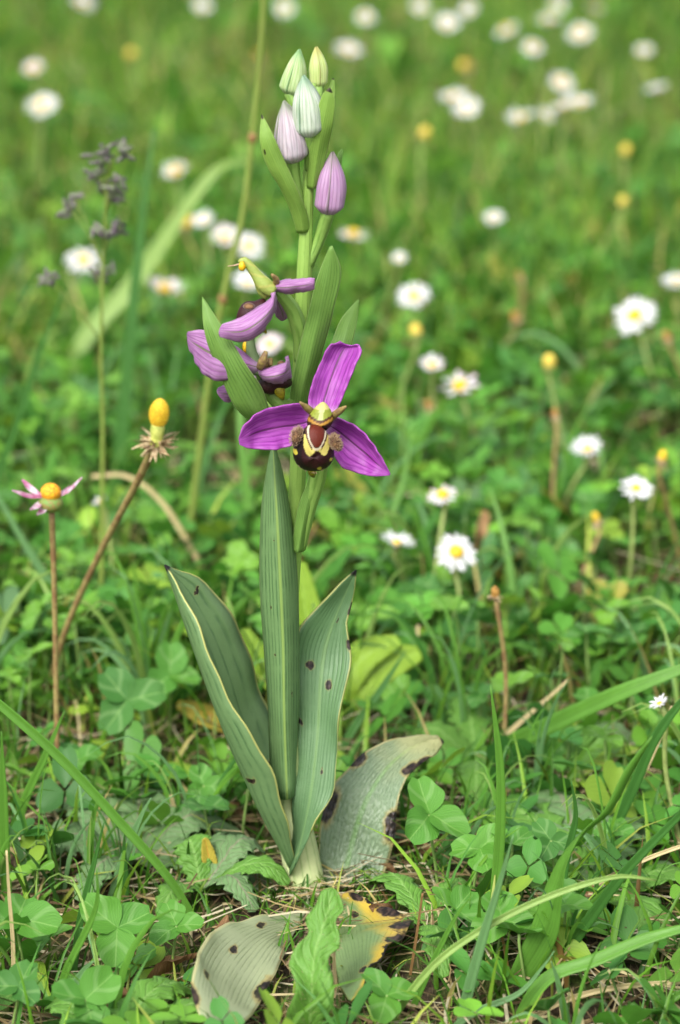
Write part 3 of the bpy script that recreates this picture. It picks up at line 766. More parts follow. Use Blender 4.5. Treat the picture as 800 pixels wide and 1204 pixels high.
# column: a hood with a beak
PXF = PX(P(378, 490, FY - .006))
def column(mb):
    c = P(377, 492, FY - .005); cols = []
    def fn(d): return 1
    ellipsoid(mb, Vector((0, 0, 0)), 1, 1, 1, None, 40, 48)
    out = []
    for x, y, z in mb.v:
        wx = 15.5 * (1 - .36 * max(0, z + .2) ** 1.6); up = 19 * z if z > 0 else 17 * z
        jut = -6 * math.exp(-((z + .35) / .3) ** 2) * max(0, -y) + 4 * max(0, z)
        lobe_ = 1 + .10 * math.cos(4 * math.atan2(x, -y)) * max(0, -z)
        X = x * wx * lobe_ + .16 * up; Yq = y * 10 + jut
        if z < -.35 and y < 0: Yq += 9 * min(1, (-z - .35) / .4) * max(0, 1 - (x / .75) ** 2)
        out.append(c + Vector((X, Yq, up)) * PXF)
        xs = X - .16 * up; g = srgb(132, 142, 48)
        if abs(xs) < 3.6 - 1.5 * z and z > -.3: g = srgb(176, 186, 122)
        if z > .62: g = srgb(186, 178, 110)
        k = z + .02 - .30 * abs(x)
        if -.14 < k < .02: g = srgb(74, 40, 16)
        if -.34 < k < -.14: g = srgb(158, 116, 36)
        if k < -.34: g = srgb(56, 30, 12)
        cols.append((*g, 1))
    mb.v = [tuple(p) for p in out]; mb.col = cols
part('column', M_column, column, F1)
# lip: a swollen velvety bulb, speculum outlined in cream
def lip(mb):
    c = P(369, 529, FY - .008); cols = []; s = PXF
    def fn(d): return 1 + .05 * math.cos(3 * math.atan2(d.x, d.z)) + (.10 * max(0, d.z) ** 3)
    ellipsoid(mb, c, 24 * s, 20 * s, 28 * s, Matrix.Rotation(.22, 3, 'X'), 90, 110, fn)
    for p in mb.v:
        X = 369 + (p[0] - c.x) / s; Yp = 529 - (p[2] - c.z) / s; front = p[1] < c.y + 4 * s
        xx = X - 373
        r = math.hypot(xx / 25, (Yp - 530) / 28)
        g = srgb(24, 6, 9) if r > .72 else srgb(44, 9, 16)
        if math.hypot(xx / 9, (Yp - 541) / 8) < .8: g = srgb(52, 12, 22)
        if front:
            bot = 528.0 - 3.4 * math.cos(xx * .36) + .4 * math.sin(xx * 1.3)
            if abs(xx) < 15.5 and 506 < Yp < bot - max(0, abs(xx) - 12) * 1.2: g = srgb(206, 190, 104)
            u = math.hypot(xx / (9.6 - .18 * (Yp - 508)), (Yp - 507) / 15.5)
            if 1.12 < u < 1.34 and abs(xx) > 5: g = srgb(70, 44, 34)
            if u < 1.12: g = srgb(206, 192, 166)
            if u < .93: g = srgb(58, 24, 12)
            if u < .86: g = srgb(92, 26, 7)
            for sx, sy, sr in ((347.5, 529, 3.2), (376, 549, 2.8), (389.5, 538, 2.0)):
                if math.hypot((X - sx) * 1.1, Yp - sy) < sr: g = srgb(196, 180, 66)
        if Yp > 554: g = srgb(168, 120, 96)
        cols.append((*g, 1))
    mb.col = cols
L1 = part('lip', M_lip, lip, F1)
def lobe(mb, px, py, r, h, ang):
    c = P(px, py, FY - .010)
    ellipsoid(mb, c, r * PXF, r * PXF * 1.1, h * PXF, Matrix.Rotation(ang, 3, 'Y'), 12, 16, lambda d: 1 + .12 * math.sin(7 * d.x + 5 * d.z))
lobes = [(349, 514, 6.5, 11, .35), (395, 521, 6.5, 10, -.5)]
for a in lobes: part('side_lobe', M_lobe, lambda mb: lobe(mb, *a), F1)
def hairs(mb):
    r = random.Random(5)
    for px, py, rr, h, ang in lobes:
        c = P(px, py, FY - .010)
        for _ in range(330):
            d = Vector((r.gauss(0, 1), r.gauss(-.4, .8), r.gauss(0.2, 1))).normalized()
            p = c + Matrix.Rotation(ang, 3, 'Y') @ Vector((d.x * rr * PXF, d.y * rr * PXF, d.z * h * PXF))
            tube(mb, [p, p + d * PXF * r.uniform(1.5, 3.6) + Vector((0, 0, .0003))], [.00010, .00003], 2, 3, cap=False)
    c = P(369, 529, FY - .008)
    for _ in range(130):
        a = r.uniform(3.6, 5.8); d = Vector((math.cos(a), r.uniform(-.5, .5), math.sin(a))).normalized()
        p = c + Vector((d.x * 23 * PXF, d.y * 18 * PXF, d.z * 27 * PXF))
        tube(mb, [p, p + d * PXF * r.uniform(1, 2.4)], [.00006, .00002], 2, 3, cap=False)
part('lip_hair', M_hair, hairs, F1)['kind'] = 'stuff'
part('lip_tip', M_olive, lambda mb: tube(mb, pc([(366, 548, FY - .008), (367, 555, FY - .007), (369, 560, FY - .004)]), [.0012, .0010, .0004], 8, 10), F1)

# ---- upper side flower, seen from behind
BY = -.006
F2 = flower_root('flower', [(352, 425, .0), (353, 395, -.002), (346, 368, -.004), (336, 352, -.006), (325, 341, -.008)], [.0012, .0017, .0019, .0017, .0013], 'side-facing flower above the long bract, beak pointing away from the stem')
sep([(324, 337, BY - .003), (318, 350, BY - .007), (302, 362, BY - .010), (284, 373, BY - .012), (262, 381, BY - .012)],
    [(324, 345, BY - .005), (320, 362, BY - .011), (304, 379, BY - .014), (284, 390, BY - .014), (258, 389, BY - .012)],
    [(325, 351, BY - .003), (320, 374, BY - .008), (306, 392, BY - .011), (284, 402, BY - .012), (259, 396, BY - .012)], F2, M_sepal_back, 31)
sep([(322, 333, BY - .002), (336, 329, BY - .004), (352, 328, BY - .008), (370, 327, BY - .011)],
    [(321, 338, BY - .004), (338, 338, BY - .007), (354, 336, BY - .010), (370, 333, BY - .011)],
    [(323, 342, BY - .002), (340, 345, BY - .004), (356, 343, BY - .008), (370, 340, BY - .010)], F2, M_sepal_back, 32)
sep([(324, 346, BY + .002), (332, 352, BY + .005), (338, 362, BY + .008), (338, 372, BY + .010)], [(326, 347, BY + .001), (328, 358, BY + .004), (332, 368, BY + .007), (334, 376, BY + .010)],
    [(324, 350, BY + .002), (322, 362, BY + .005), (325, 372, BY + .008), (330, 376, BY + .010)], F2, M_sepal_back, 33)
def column2(mb):
    tube(mb, pc([(322, 343, BY - .004), (310, 334, BY - .004), (298, 318, BY - .004), (288, 306, BY - .004), (282, 309, BY - .004)]), [.0018, .0021, .0014, .0011, .0007], 18, 14)
    ellipsoid(mb, P(308, 337, BY - .003), .0016, .0016, .0034, Matrix.Rotation(-.35, 3, 'Y'), 12, 14)
    mb.col = [(*(srgb(150, 166, 82) if i % 5 else srgb(170, 170, 90)), 1) for i in range(len(mb.v))]
part('column', M_column, column2, F2)
part('pollinium', M_pollen, lambda mb: ellipsoid(mb, P(285, 313, BY - .005), .0009, .0009, .0012, None, 10, 12, lambda d: 1 + .12 * math.sin(9 * d.x + 7 * d.z)), F2)
part('thread', M_hair, lambda mb: tube(mb, pc([(284, 310, BY - .004), (276, 312, BY - .004), (268, 313, BY - .004)]), [.0003, .0002, .0001], 6, 6), F2)
part('petal', M_horn, lambda mb: tube(mb, pc([(323, 336, BY - .003), (325, 329, BY - .005), (320, 323, BY - .007)]), [.0008, .0009, .0004], 8, 8), F2)
def lip2(mb):
    ellipsoid(mb, P(299, 372, BY - .004), .0040, .0034, .0048, Matrix.Rotation(.75, 3, 'Y'), 20, 22, lambda d: 1 + .10 * math.sin(5 * d.x + 3 * d.z))
    mb.col = [(*srgb(52, 16, 20), 1)] * len(mb.v)
part('lip', M_lip, lip2, F2)
part('side_lobe', M_lobe, lambda mb: ellipsoid(mb, P(293, 360, BY - .010), .0015, .0011, .0009, None, 10, 12), F2)
part('lip_tip', M_olive, lambda mb: tube(mb, pc([(306, 388, BY - .003), (311, 388, BY - .004), (313, 392, BY - .004)]), [.0006, .0007, .0002], 6, 8), F2)

# ---- lower side flower, half behind its bract
CY = -.004
F3 = flower_root('flower', [(350, 470, .0), (336, 478, -.004), (322, 466, -.005), (312, 448, -.005), (304, 432, -.006)], [.0012, .0017, .0019, .0017, .0013], 'lilac flower half hidden behind the long bract')
sep([(306, 424, CY - .006), (294, 420, CY - .007), (282, 410, CY - .008), (262, 400, CY - .007), (240, 388, CY - .006), (222, 390, CY - .003)],
    [(304, 432, CY - .008), (288, 428, CY - .010), (272, 424, CY - .010), (254, 418, CY - .009), (238, 410, CY - .007), (221, 397, CY - .003)],
    [(302, 438, CY - .006), (286, 440, CY - .008), (270, 446, CY - .009), (254, 447, CY - .008), (236, 436, CY - .006), (223, 412, CY - .003)], F3, M_sepal_back, 41)
sep([(302, 432, CY - .007), (312, 433, CY - .010), (324, 431, CY - .011), (334, 426, CY - .009), (339, 418, CY - .004)],
    [(304, 440, CY - .007), (314, 443, CY - .012), (325, 442, CY - .014), (335, 438, CY - .012), (341, 430, CY - .006)],
    [(308, 446, CY - .006), (316, 449, CY - .009), (326, 450, CY - .010), (336, 449, CY - .008), (341, 442, CY - .004)], F3, M_sepal_back, 42)
sep([(304, 440, CY + .002), (290, 446, CY + .003), (272, 452, CY + .002), (257, 456, CY)], [(304, 446, CY + .001), (290, 454, CY + .001), (274, 462, CY), (256, 463, CY - .001)],
    [(303, 450, CY + .002), (288, 464, CY + .003), (272, 472, CY + .002), (264, 472, CY)], F3, M_sepal_back, 43, .0006)
def column3(mb):
    tube(mb, pc([(306, 438, CY - .006), (299, 424, CY - .006), (295, 408, CY - .006), (296, 392, CY - .006), (302, 386, CY - .006)]), [.0016, .0017, .0013, .0010, .0006], 16, 14)
    mb.col = [(*srgb(120, 142, 96), 1)] * len(mb.v)
part('column', M_column, column3, F3)
part('pollinium', M_pollen, lambda mb: ellipsoid(mb, P(289, 408, CY - .005), .0008, .0008, .0016, None, 10, 12), F3)
for pts in ([(306, 432, CY - .010), (310, 422, CY - .012), (313, 413, CY - .012)], [(310, 434, CY - .008), (317, 424, CY - .009), (318, 430, CY - .010)]):
    part('petal', M_horn, lambda mb: tube(mb, pc(pts), [.0010, .0012, .0005], 8, 8), F3)
def lip3(mb):
    ellipsoid(mb, P(324, 448, CY - .003), .0046, .0036, .0030, Matrix.Rotation(-.3, 3, 'Y'), 20, 22, lambda d: 1 + .10 * math.sin(5 * d.x + 3 * d.z))
    mb.col = [(*srgb(44, 18, 18), 1)] * len(mb.v)
part('lip', M_lip, lip3, F3)
part('side_lobe', M_lobe, lambda mb: ellipsoid(mb, P(331, 430, CY - .003), .0012, .0012, .0014, None, 10, 12), F3)
part('lip_tip', M_olive, lambda mb: tube(mb, pc([(326, 452, CY - .004), (330, 462, CY - .005), (333, 470, CY - .004)]), [.0016, .0014, .0003], 8, 10), F3)

# ================================================================ daisies
M_petal = Mat('daisy_petal'); M_petal.uv()
_n = M_petal.noise(900, 2); _r = M_petal.n('Attribute', attribute_name='tint').outputs['Color']
M_petal = M_petal.finish(M_petal.mix(M_petal.math('MULTIPLY', _n, .25), _r, (.62, .62, .66)), .55, .25, spec=.25)
M_disc = plain('daisy_disc', srgb(226, 196, 52), srgb(206, 156, 30), 2200, .6, bump=.6)
M_button = plain('daisy_button', srgb(222, 204, 96), srgb(200, 164, 52), 1600, .6, bump=.6)
M_disc_old = plain('daisy_disc_old', srgb(190, 146, 70), srgb(128, 86, 44), 1600, .7, bump=.6)
M_cup = plain('daisy_cup', srgb(108, 140, 66), srgb(132, 116, 64), 900, .6)
M_husk = plain('daisy_husk', srgb(206, 190, 152), srgb(146, 112, 80), 1300, .8, bump=.5, transl=.1)
M_stalk = plain('daisy_stalk', srgb(146, 162, 92), srgb(130, 140, 80), 500, .55)
M_stalk_brown = plain('daisy_stalk_brown', srgb(156, 140, 88), srgb(132, 102, 68), 400, .6)

def ray_petals(mb, M, c, n, r0, r1, wd, lift, r, cols, droop=.1, missing=0.0):
    for k in range(n):
        if r.random() < missing: continue
        a = 6.2832 * k / n + r.gauss(0, .07); ln = r1 * r.uniform(.84, 1.06); up = lift + r.gauss(0, .10); ww = wd * r.uniform(.8, 1.1)
        dx, dy = math.cos(a), math.sin(a); v = []; uv = []
        for i in range(5):
            t = i / 4; rad = r0 + (ln - r0) * t; z = (rad - r0) * up - droop * (rad - r0) * t + .0004 * (k % 2)
            hw = ww * (.45, .85, 1, .9, .35)[i]
            for s in (-1, 0, 1):
                v.append(c + M @ Vector((dx * rad - dy * hw * s, dy * rad + dx * hw * s, z + (.25 * hw if s else 0)))); uv.append(((s + 1) / 2, t))
        b = len(mb.v); mb.add(v, grid_faces(5, 3), uv)
        tipc = r.choice(cols)
        mb.col = (mb.col or []) + [(*[0.76 * (1 - (i // 3 / 4) ** 2) + tipc[q] * (i // 3 / 4) ** 2 for q in range(3)], 1) for i in range(15)]

WHITE = [(.74, .74, .76)]; PINKY = [(.74, .74, .76), (.8, .55, .68), (.72, .38, .56)]; PINK = [(.78, .40, .58), (.84, .62, .72)]
GROUPS = {'open': ('open white daisy with yellow centre among the meadow grass', 'daisies scattered in the meadow'),
          'pink': ('white daisy flushed pink at its petal tips in the meadow', 'pink-tinged daisies in the meadow'),
          'side': ('white daisy tilted so its petals hide the centre', 'tilted daisies in the meadow'),
          'ragged': ('ragged daisy losing its petals round a yellow centre', 'ragged daisies in the meadow'),
          'spent': ('spent daisy head, brown husk under a yellow knob, no petals', 'spent daisy heads in the meadow'),
          'bud': ('petal-less yellow daisy button on a thin stalk', 'yellow daisy buttons in the meadow')}

def daisy(px, py, dpx, kind='open', zh=None, Y=None, foot=None, label=None, group=True, face=None, seed=None, parts_apart=False, brown=False, scale_lo=.0085):
    r = random.Random(int(px * 31 + py * 7) if seed is None else seed)
    if Y is not None: h = P(px, py, Y)
    else:
        h = Z(px, py, .05 if zh is None else zh)
        if zh is None: h = Z(px, py, (.038 if py > 200 else .05) + .02 * r.random())
    R = max(.0030, PX(h) * dpx / 2) * (.82 if kind in ('bud', 'spent') else 1)
    if foot is not None: g = G(*foot)
    else:
        g = h + Vector((r.gauss(0, .009), r.gauss(0, .012), 0)); g.z = gz(g.x, g.y)
    lab, grp = GROUPS[kind]
    d = empty('daisy', g, label or lab, 'daisy', grp)
    tocam = (CAMP - h).normalized()
    if face is None:
        k = {'side': .30, 'open': .42, 'pink': .4, 'ragged': .35, 'spent': .1, 'bud': .1}[kind]
        nrm = Vector((r.gauss(0, .3), r.gauss(0, .22), 1)) * (1 - k) + tocam * k
    else: nrm = Vector(face)
    nrm.normalize(); M = basis(nrm)
    s = MB(); mid = (g * .5 + h * .5) + Vector((r.gauss(0, .003), r.gauss(0, .003), 0))
    rs = .00072
    tube(s, [g - Vector((0, 0, .003)), mid, h - nrm * .004, h - nrm * .001], [rs, rs * .9, rs, rs * 1.1], 14, 8)
    s.build('stalk', M_stalk_brown if brown or kind in ('spent',) else M_stalk, d)
    dr = {'open': .38, 'pink': .38, 'side': .30, 'ragged': .40, 'spent': .5, 'bud': .8}[kind] * R
    c = MB(); ellipsoid(c, h - nrm * dr * .35, dr * .95, dr * .95, dr * .75, M, 8, 14); c.build('cup', M_husk if kind == 'spent' else M_cup, d)
    q = MB(); hz = {'spent': 1.5, 'bud': 1.15}.get(kind, .6)
    ellipsoid(q, h + nrm * dr * (.55 if kind in ('spent', 'bud') else .3), dr * .92, dr * .92, dr * hz, M, 10, 16, lambda v: 1 + .05 * math.sin(17 * v.x) * math.sin(15 * v.y + 8 * v.z))
    q.build('disc', M_disc_old if (kind == 'spent' and r.random() < .7) else M_button if kind == 'bud' else M_disc, d)
    if kind in ('open', 'pink', 'side', 'ragged'):
        cols = {'open': WHITE, 'side': WHITE, 'pink': PINKY, 'ragged': PINKY}[kind]
        pm = MB(); n = r.randint(22, 30) if kind != 'ragged' else 18
        lift = {'open': r.uniform(.0, .25), 'pink': r.uniform(.2, .6), 'side': r.uniform(.25, .5), 'ragged': r.uniform(0, .6)}[kind]
        ray_petals(pm, M, h, n, dr * .7, R, R * .105, lift, r, cols, missing=.3 if kind == 'ragged' else .07)
        o = pm.build('petals', M_petal, d); o['kind'] = 'stuff'
    if kind == 'spent':
        hm = MB()
        for k in range(16):
            a = r.uniform(0, 6.28); u = M @ Vector((math.cos(a), math.sin(a), r.uniform(-.7, .35)))
            p = h - nrm * dr * .3 + u * dr * .6
            ribbon(hm, [p, p + u * dr * .7 + nrm * dr * .1, p + u * dr * r.uniform(.9, 1.5) - nrm * dr * .2], [dr * .25, dr * .4, dr * .1], n=4, m=3, nrm=nrm)
        hm.build('husk', M_husk, d)['kind'] = 'stuff'
    return d

DAISY_LABELS = {(98, 307): 'white daisy just below the purplish grass flower head', (194, 341): 'pink-tipped daisy between the grass flower head and the long bract', (293, 290): 'white daisy between the tall bare stalk and the orchid stem', (265, 279): 'pink-flushed daisy touching the tall bare grass stalk', (240, 259): 'small white daisy close to a brown spent head by the bare stalk', (207, 202): 'ragged daisy with petals only round half its yellow centre', (292, 333): 'white daisy peeping out behind the beaked side flower', (318, 406): 'pink daisy showing through the gap between the two side flowers', (410, 60): 'white daisy level with the topmost orchid buds', (581, 257): 'small lone white daisy in open grass', (470, 305): 'tiny white daisy beside the orchid bracts, above the yellow-centred one', (487, 349): 'white daisy with yellow centre right above a yellow button', (747, 372): 'largest open white daisy with petals spread wide', (508, 430): 'small pink daisy beside a ragged white one', (541, 455): 'ragged white daisy beside the small pink one', (691, 529): 'tilted white daisy, upper of the two by a brown spent head', (748, 575): 'tilted white daisy, lower of the two by a brown spent head', (467, 640): 'white daisy turned upward next to the big open one in the clover', (536, 650): 'big open white daisy with yellow centre in the clover', (521, 583): 'ragged yellowed daisy above the big open white one', (416, 276): 'ragged orange-centred daisy beside the orchid stem', (776, 828): 'tiny pale daisy low by the wide flat grass blade', (533, 115): 'white daisy overlapping another as a pair', (549, 128): 'white daisy overlapping another as a pair', (613, 140): 'white daisy in the tight row of four', (641, 136): 'white daisy in the tight row of four', (664, 127): 'white daisy in the tight row of four', (683, 122): 'white daisy in the tight row of four', (660, 97): 'open daisy just above the tight row of four', (773, 107): 'white daisy standing apart from the tight row of four', (490, 393): 'yellow button right under an open white daisy', (646, 430): 'pale yellow button on a long straw-coloured stalk', (505, 478): 'brown spent head below the small pink daisy', (583, 700): 'brown spent head with yellow knob low over the clover', (778, 540): 'brown spent head between the two tilted white daisies', (220, 264): 'brown spent head touching a small white daisy by the bare stalk', (50, 125): 'open white daisy alone in the grass above the grass flower head', (40, 82): 'pink-tinged daisy above the lone open one', (118, 590): 'tiny white daisy behind the leaning daisy stalk'}
for px, py, dp, k in [
    (98, 307, 44, 'open'), (194, 341, 46, 'pink'), (293, 290, 38, 'open'), (265, 279, 36, 'pink'), (240, 259, 28, 'side'), (207, 202, 32, 'ragged'), (50, 125, 40, 'open'),
    (40, 82, 26, 'pink'), (97, 4, 32, 'side'), (238, 9, 24, 'side'), (335, 10, 24, 'open'), (292, 333, 38, 'side'), (318, 406, 36, 'pink'), (410, 60, 32, 'side'), (526, 29, 32, 'side'),
    (596, 35, 30, 'open'), (626, 56, 28, 'open'), (645, 24, 30, 'side'), (655, 7, 25, 'side'), (683, 40, 34, 'open'), (660, 97, 32, 'open'), (533, 115, 36, 'side'), (549, 128, 34, 'side'),
    (613, 140, 36, 'side'), (641, 136, 22, 'side'), (664, 127, 36, 'side'), (683, 122, 34, 'side'), (773, 107, 32, 'side'), (581, 257, 26, 'side'), (470, 305, 20, 'side'), (487, 349, 42, 'open'),
    (747, 372, 54, 'open'), (796, 332, 36, 'side'), (508, 430, 32, 'pink'), (541, 455, 48, 'ragged'), (691, 529, 42, 'side'), (748, 575, 42, 'side'), (467, 640, 44, 'side'), (536, 650, 52, 'open'),
    (521, 583, 40, 'ragged'), (416, 276, 40, 'ragged'), (494, 9, 22, 'side'), (430, 20, 24, 'open'), (776, 828, 20, 'side'), (757, 60, 22, 'side'), (118, 590, 20, 'side'), (552, 12, 22, 'side'), (700, 12, 24, 'side'),
    (490, 393, 24, 'bud'), (505, 478, 22, 'spent'), (607, 375, 26, 'spent'), (646, 430, 26, 'bud'), (653, 488, 20, 'spent'), (498, 160, 22, 'bud'), (552, 78, 18, 'spent'), (545, 80, 18, 'bud'),
    (778, 540, 28, 'spent'), (785, 398, 24, 'spent'), (583, 700, 28, 'spent'), (155, 66, 18, 'bud'), (220, 264, 28, 'spent'), (612, 326, 18, 'spent'), (735, 180, 20, 'bud'), (305, 65, 16, 'spent'), (733, 240, 18, 'bud')]:
    o = daisy(px, py, dp, k)
    if (px, py) in DAISY_LABELS: o['label'] = DAISY_LABELS[(px, py)]
daisy(702, 612, 26, 'spent', Y=.26, foot=(670, 802), label='rusty daisy seed head on a bare brown stalk over clover', brown=True)

# spent head with a tall yellow cone, left of the orchid
def cone_daisy():
    foot = G(46, 838); h = P(184, 520, foot.y - .07); s = PX(h)
    d = empty('daisy', foot, 'spent daisy with tall yellow cone over a ragged straw-coloured collar, leaning stalk', 'daisy')
    mb = MB(); tube(mb, [foot - Vector((0, 0, .004)), P(76, 745, foot.y - .018), P(118, 650, foot.y - .036), P(160, 570, foot.y - .056), h], [.0010, .0010, .0010, .00105, .0013], 30, 10); mb.build('stalk', M_stalk_brown, d)
    ax = Vector((.12, -.1, 1)).normalized(); M = basis(ax)
    mb = MB(); tube(mb, [h - ax * .001, h + ax * 10 * s, h + ax * 20 * s, h + ax * 24 * s], [.0020, .0017, .0021, .0019], 8, 14); mb.build('receptacle', plain('daisy_receptacle', srgb(196, 200, 110), srgb(160, 172, 80), 900, .5), d)
    mb = MB()
    r = random.Random(3)
    ellipsoid(mb, h + ax * 36 * s, 11 * s, 11 * s, 17 * s, M, 14, 20, lambda d: 1 + .12 * d.z * d.z)
    for i in range(150):
        z = 1 - 2 * (i + .5) / 150 * .85; a = i * 2.39996; q = math.sqrt(max(0, 1 - z * z))
        u = M @ Vector((q * math.cos(a) * 11.4 * s, q * math.sin(a) * 11.4 * s, z * 17.4 * s))
        ellipsoid(mb, h + ax * 36 * s + u, .00028, .00028, .00028, None, 3, 5)
    mb.build('disc', M_disc, d)
    mb = MB()
    for k in range(64):
        a = r.uniform(0, 6.28); el = r.uniform(-.9, .5); u = M @ Vector((math.cos(a) * math.cos(el), math.sin(a) * math.cos(el), math.sin(el)))
        p = h + u * 4 * s; L = r.uniform(14, 30) * s
        ribbon(mb, [p, p + u * L * .6, p + u * L + Vector((0, 0, r.uniform(-.001, .001)))], [3 * s, r.uniform(3, 6) * s, 1.2 * s], n=5, m=3, nrm=(r.gauss(0, 1), -1, r.gauss(0, 1)))
    mb.build('husk', M_husk, d)['kind'] = 'stuff'
cone_daisy()

# daisy with a few pink-backed petals, straight stalk
def pink_daisy():
    foot = G(68, 935); Y0 = foot.y; h = P(60, 585, Y0 - .01); s = PX(h)
    d = empty('daisy', foot, 'daisy with few splayed purple-tipped petals and orange centre on a straight stalk', 'daisy')
    mb = MB(); tube(mb, [foot - Vector((0, 0, .004)), P(66, 800, Y0 - .002), P(64, 690, Y0 - .006), P(61, 600, Y0 - .01)], [.0008, .0008, .0008, .0009], 24, 10); mb.build('stalk', M_stalk_brown, d)
    mb = MB(); ellipsoid(mb, P(60, 592, Y0 - .01), 15 * s, 15 * s, 11 * s, None, 10, 16); mb.build('cup', M_cup, d)
    mb = MB(); ellipsoid(mb, P(60, 579, Y0 - .01), 12 * s, 12 * s, 11 * s, None, 14, 20, lambda v: 1 + .05 * math.sin(19 * v.x) * math.sin(17 * v.z + 9 * v.y)); mb.build('disc', plain('daisy_disc_orange', srgb(238, 186, 40), srgb(206, 122, 30), 1500, .6, bump=.6), d)
    pinkm = plain('daisy_petal_pink', srgb(224, 206, 220), srgb(170, 84, 130), 260, .5, transl=.25)
    for (ax_, ay), (bx, by), dy in (((50, 585), (14, 577), -.004), ((48, 583), (26, 564), .004), ((48, 590), (36, 600), -.012), ((72, 584), (97, 562), -.004), ((70, 582), (84, 572), .008), ((54, 594), (44, 606), -.010), ((64, 590), (70, 600), .01)):
        a, b = P(ax_, ay, Y0 - .01), P(bx, by, Y0 - .01 + dy); mb = MB()
        ribbon(mb, [a, (a + b) / 2 + Vector((0, 0, -.0008)), b], [4 * s, 9 * s, 8 * s, 3 * s], n=9, m=5, nrm=(.1, -.5, 1), fold=.5); mb.build('petal', pinkm, d)
pink_daisy()

# ================================================================ grasses
def grass_mat(name, c, vein=9, transl=.3, rough=.42):
    return leaf_mat(name, c, tuple(x * .62 for x in c), vein, .45, nscale=120, rough=rough, transl=transl, mott=.25, bump=.25, rib=tuple(x * .72 for x in c), vpow=4)
M_blade = grass_mat('blade_green', srgb(98, 150, 54)); M_blade_dark = grass_mat('blade_dark', srgb(72, 124, 52)); M_blade_pale = grass_mat('blade_pale', srgb(146, 178, 92))
M_blade_blue = grass_mat('blade_bluish', srgb(112, 156, 98)); M_blade_straw = grass_mat('blade_straw', srgb(206, 188, 140), 5, .15, .6); M_blade_brown = grass_mat('blade_brown', srgb(150, 116, 72), 5, .15, .6)

def gblade(pix, wpx, label, mat=M_blade, dy=0.0, nrm=(0, -1, .3), twist=(0, 0), fold=.3, name='grass_shoot', cat='grass', zb=None, n=30, group=None, Y0=None):
    """pix from root to tip; the root stands on the ground, the rest leans by dy"""
    g = G(*pix[0]) if Y0 is None else P(*pix[0], Y0)
    k = len(pix) - 1
    pts = [g - Vector((0, 0, .003))] + [P(x, y, g.y + (dy[i + 1] if isinstance(dy, (list, tuple)) else dy * (i + 1) / k)) for i, (x, y) in enumerate(pix[1:])]
    s = PX(g); mb = MB(); ribbon(mb, pts, [q * s for q in wpx], nrm, fold, n, 5, twist)
    o = mb.build(name, mat, None, .00015); return tag(o, label, cat, group)

gblade([(580, 1118), (583, 1050), (588, 980), (588, 900), (577, 806)], [13, 13, 12, 9, 1.5], 'slender upright grass blade beside the twisted blade', M_blade, -.004)
gblade([(598, 1156), (640, 1100), (655, 1050), (668, 1010), (690, 978), (718, 955), (742, 905), (767, 866)], [20, 32, 36, 30, 20, 26, 14, 1.5], 'broad grass blade twisting halfway up beside the upright one', M_blade, -.012, twist=(-.3, 2.9))
gblade([(652, 1090), (666, 1010), (677, 960), (672, 918)], [8, 10, 8, 1], 'short narrow blade crossing the twisted grass blade', M_blade_dark, -.006)
gblade([(440, 1216), (500, 1145), (560, 1097), (640, 1056), (722, 1031), (772, 1035)], [8, 9, 8, 8, 7, 2], 'pale rounded grass stalk arching low over the turf', M_blade_pale, .004, fold=.7)
gblade([(530, 900), (580, 885), (650, 852), (730, 815), (830, 776)], [14, 22, 21, 18, 9], 'wide flat grass blade slanting above the clover', M_blade, [0, -.012, -.03, -.045, -.05], nrm=(0, -.8, .6))
gblade([(700, 1010), (745, 925), (775, 860), (830, 790)], [14, 13, 12, 4], 'grass blade rising steeply behind the twisted blade', M_blade_dark, -.01)
gblade([(640, 1140), (690, 1085), (735, 1025), (800, 958), (830, 930)], [15, 14, 12, 9, 6], 'dark grass blade slanting low across the broad leaves', M_blade_dark, -.02)
gblade([(480, 1062), (530, 1060), (590, 1065), (650, 1078), (720, 1100)], [20, 22, 20, 16, 5], 'broad blade lying flat beyond the dying orchid leaf', M_blade, [0, -.012, -.022, -.03, -.03], nrm=(0, -.5, 1))
gblade([(538, 1212), (552, 1160), (570, 1095), (590, 1030), (604, 982)], [12, 13, 11, 7, 1], 'bluish grass blade leaning in front of the slender upright one', M_blade_blue, -.006)
gblade([(598, 1212), (640, 1155), (700, 1130), (760, 1105), (830, 1085)], [14, 18, 18, 16, 8], 'wide blade sweeping low towards the turf edge', M_blade, .0, nrm=(0, -.6, 1))
gblade([(505, 1215), (560, 1190), (610, 1168), (640, 1135), (652, 1118)], [7, 8, 8, 5, 1], 'thin bluish blade curling by the straw stalks', M_blade_blue, .0)
gblade([(672, 1215), (662, 1180), (655, 1150), (648, 1130)], [10, 10, 7, 1], 'short stubby bluish blade among straw', M_blade_blue, -.003)
gblade([(752, 1215), (776, 1185), (815, 1160)], [14, 13, 8], 'short bright blade leaning over the straw', M_blade, .0)
gblade([(690, 1120), (740, 1105), (800, 1095), (840, 1085)], [10, 10, 8, 4], 'long thin blade lying above the wide sweeping one', M_blade_dark, .0)
gblade([(478, 1190), (505, 1140), (535, 1080), (556, 1052)], [8, 8, 6, 1], 'thin light blade sprouting by the dying orchid leaf', M_blade, -.002)
gblade([(240, 1088), (200, 1034), (140, 965), (70, 890), (0, 828), (-40, 796)], [7, 10, 11, 11, 11, 9], 'long straight grass blade slanting past the clover, cut by the orchid', M_blade, .0, fold=.6)
gblade([(12, 1000), (28, 945), (52, 892), (76, 836)], [10, 11, 9, 1], 'short pointed blade crossing the long slanting one', M_blade, -.004)
gblade([(9, 1062), (6, 1000), (4, 930), (2, 860)], [12, 12, 10, 1], 'upright blade standing alone beside the big clover', M_blade, -.004)
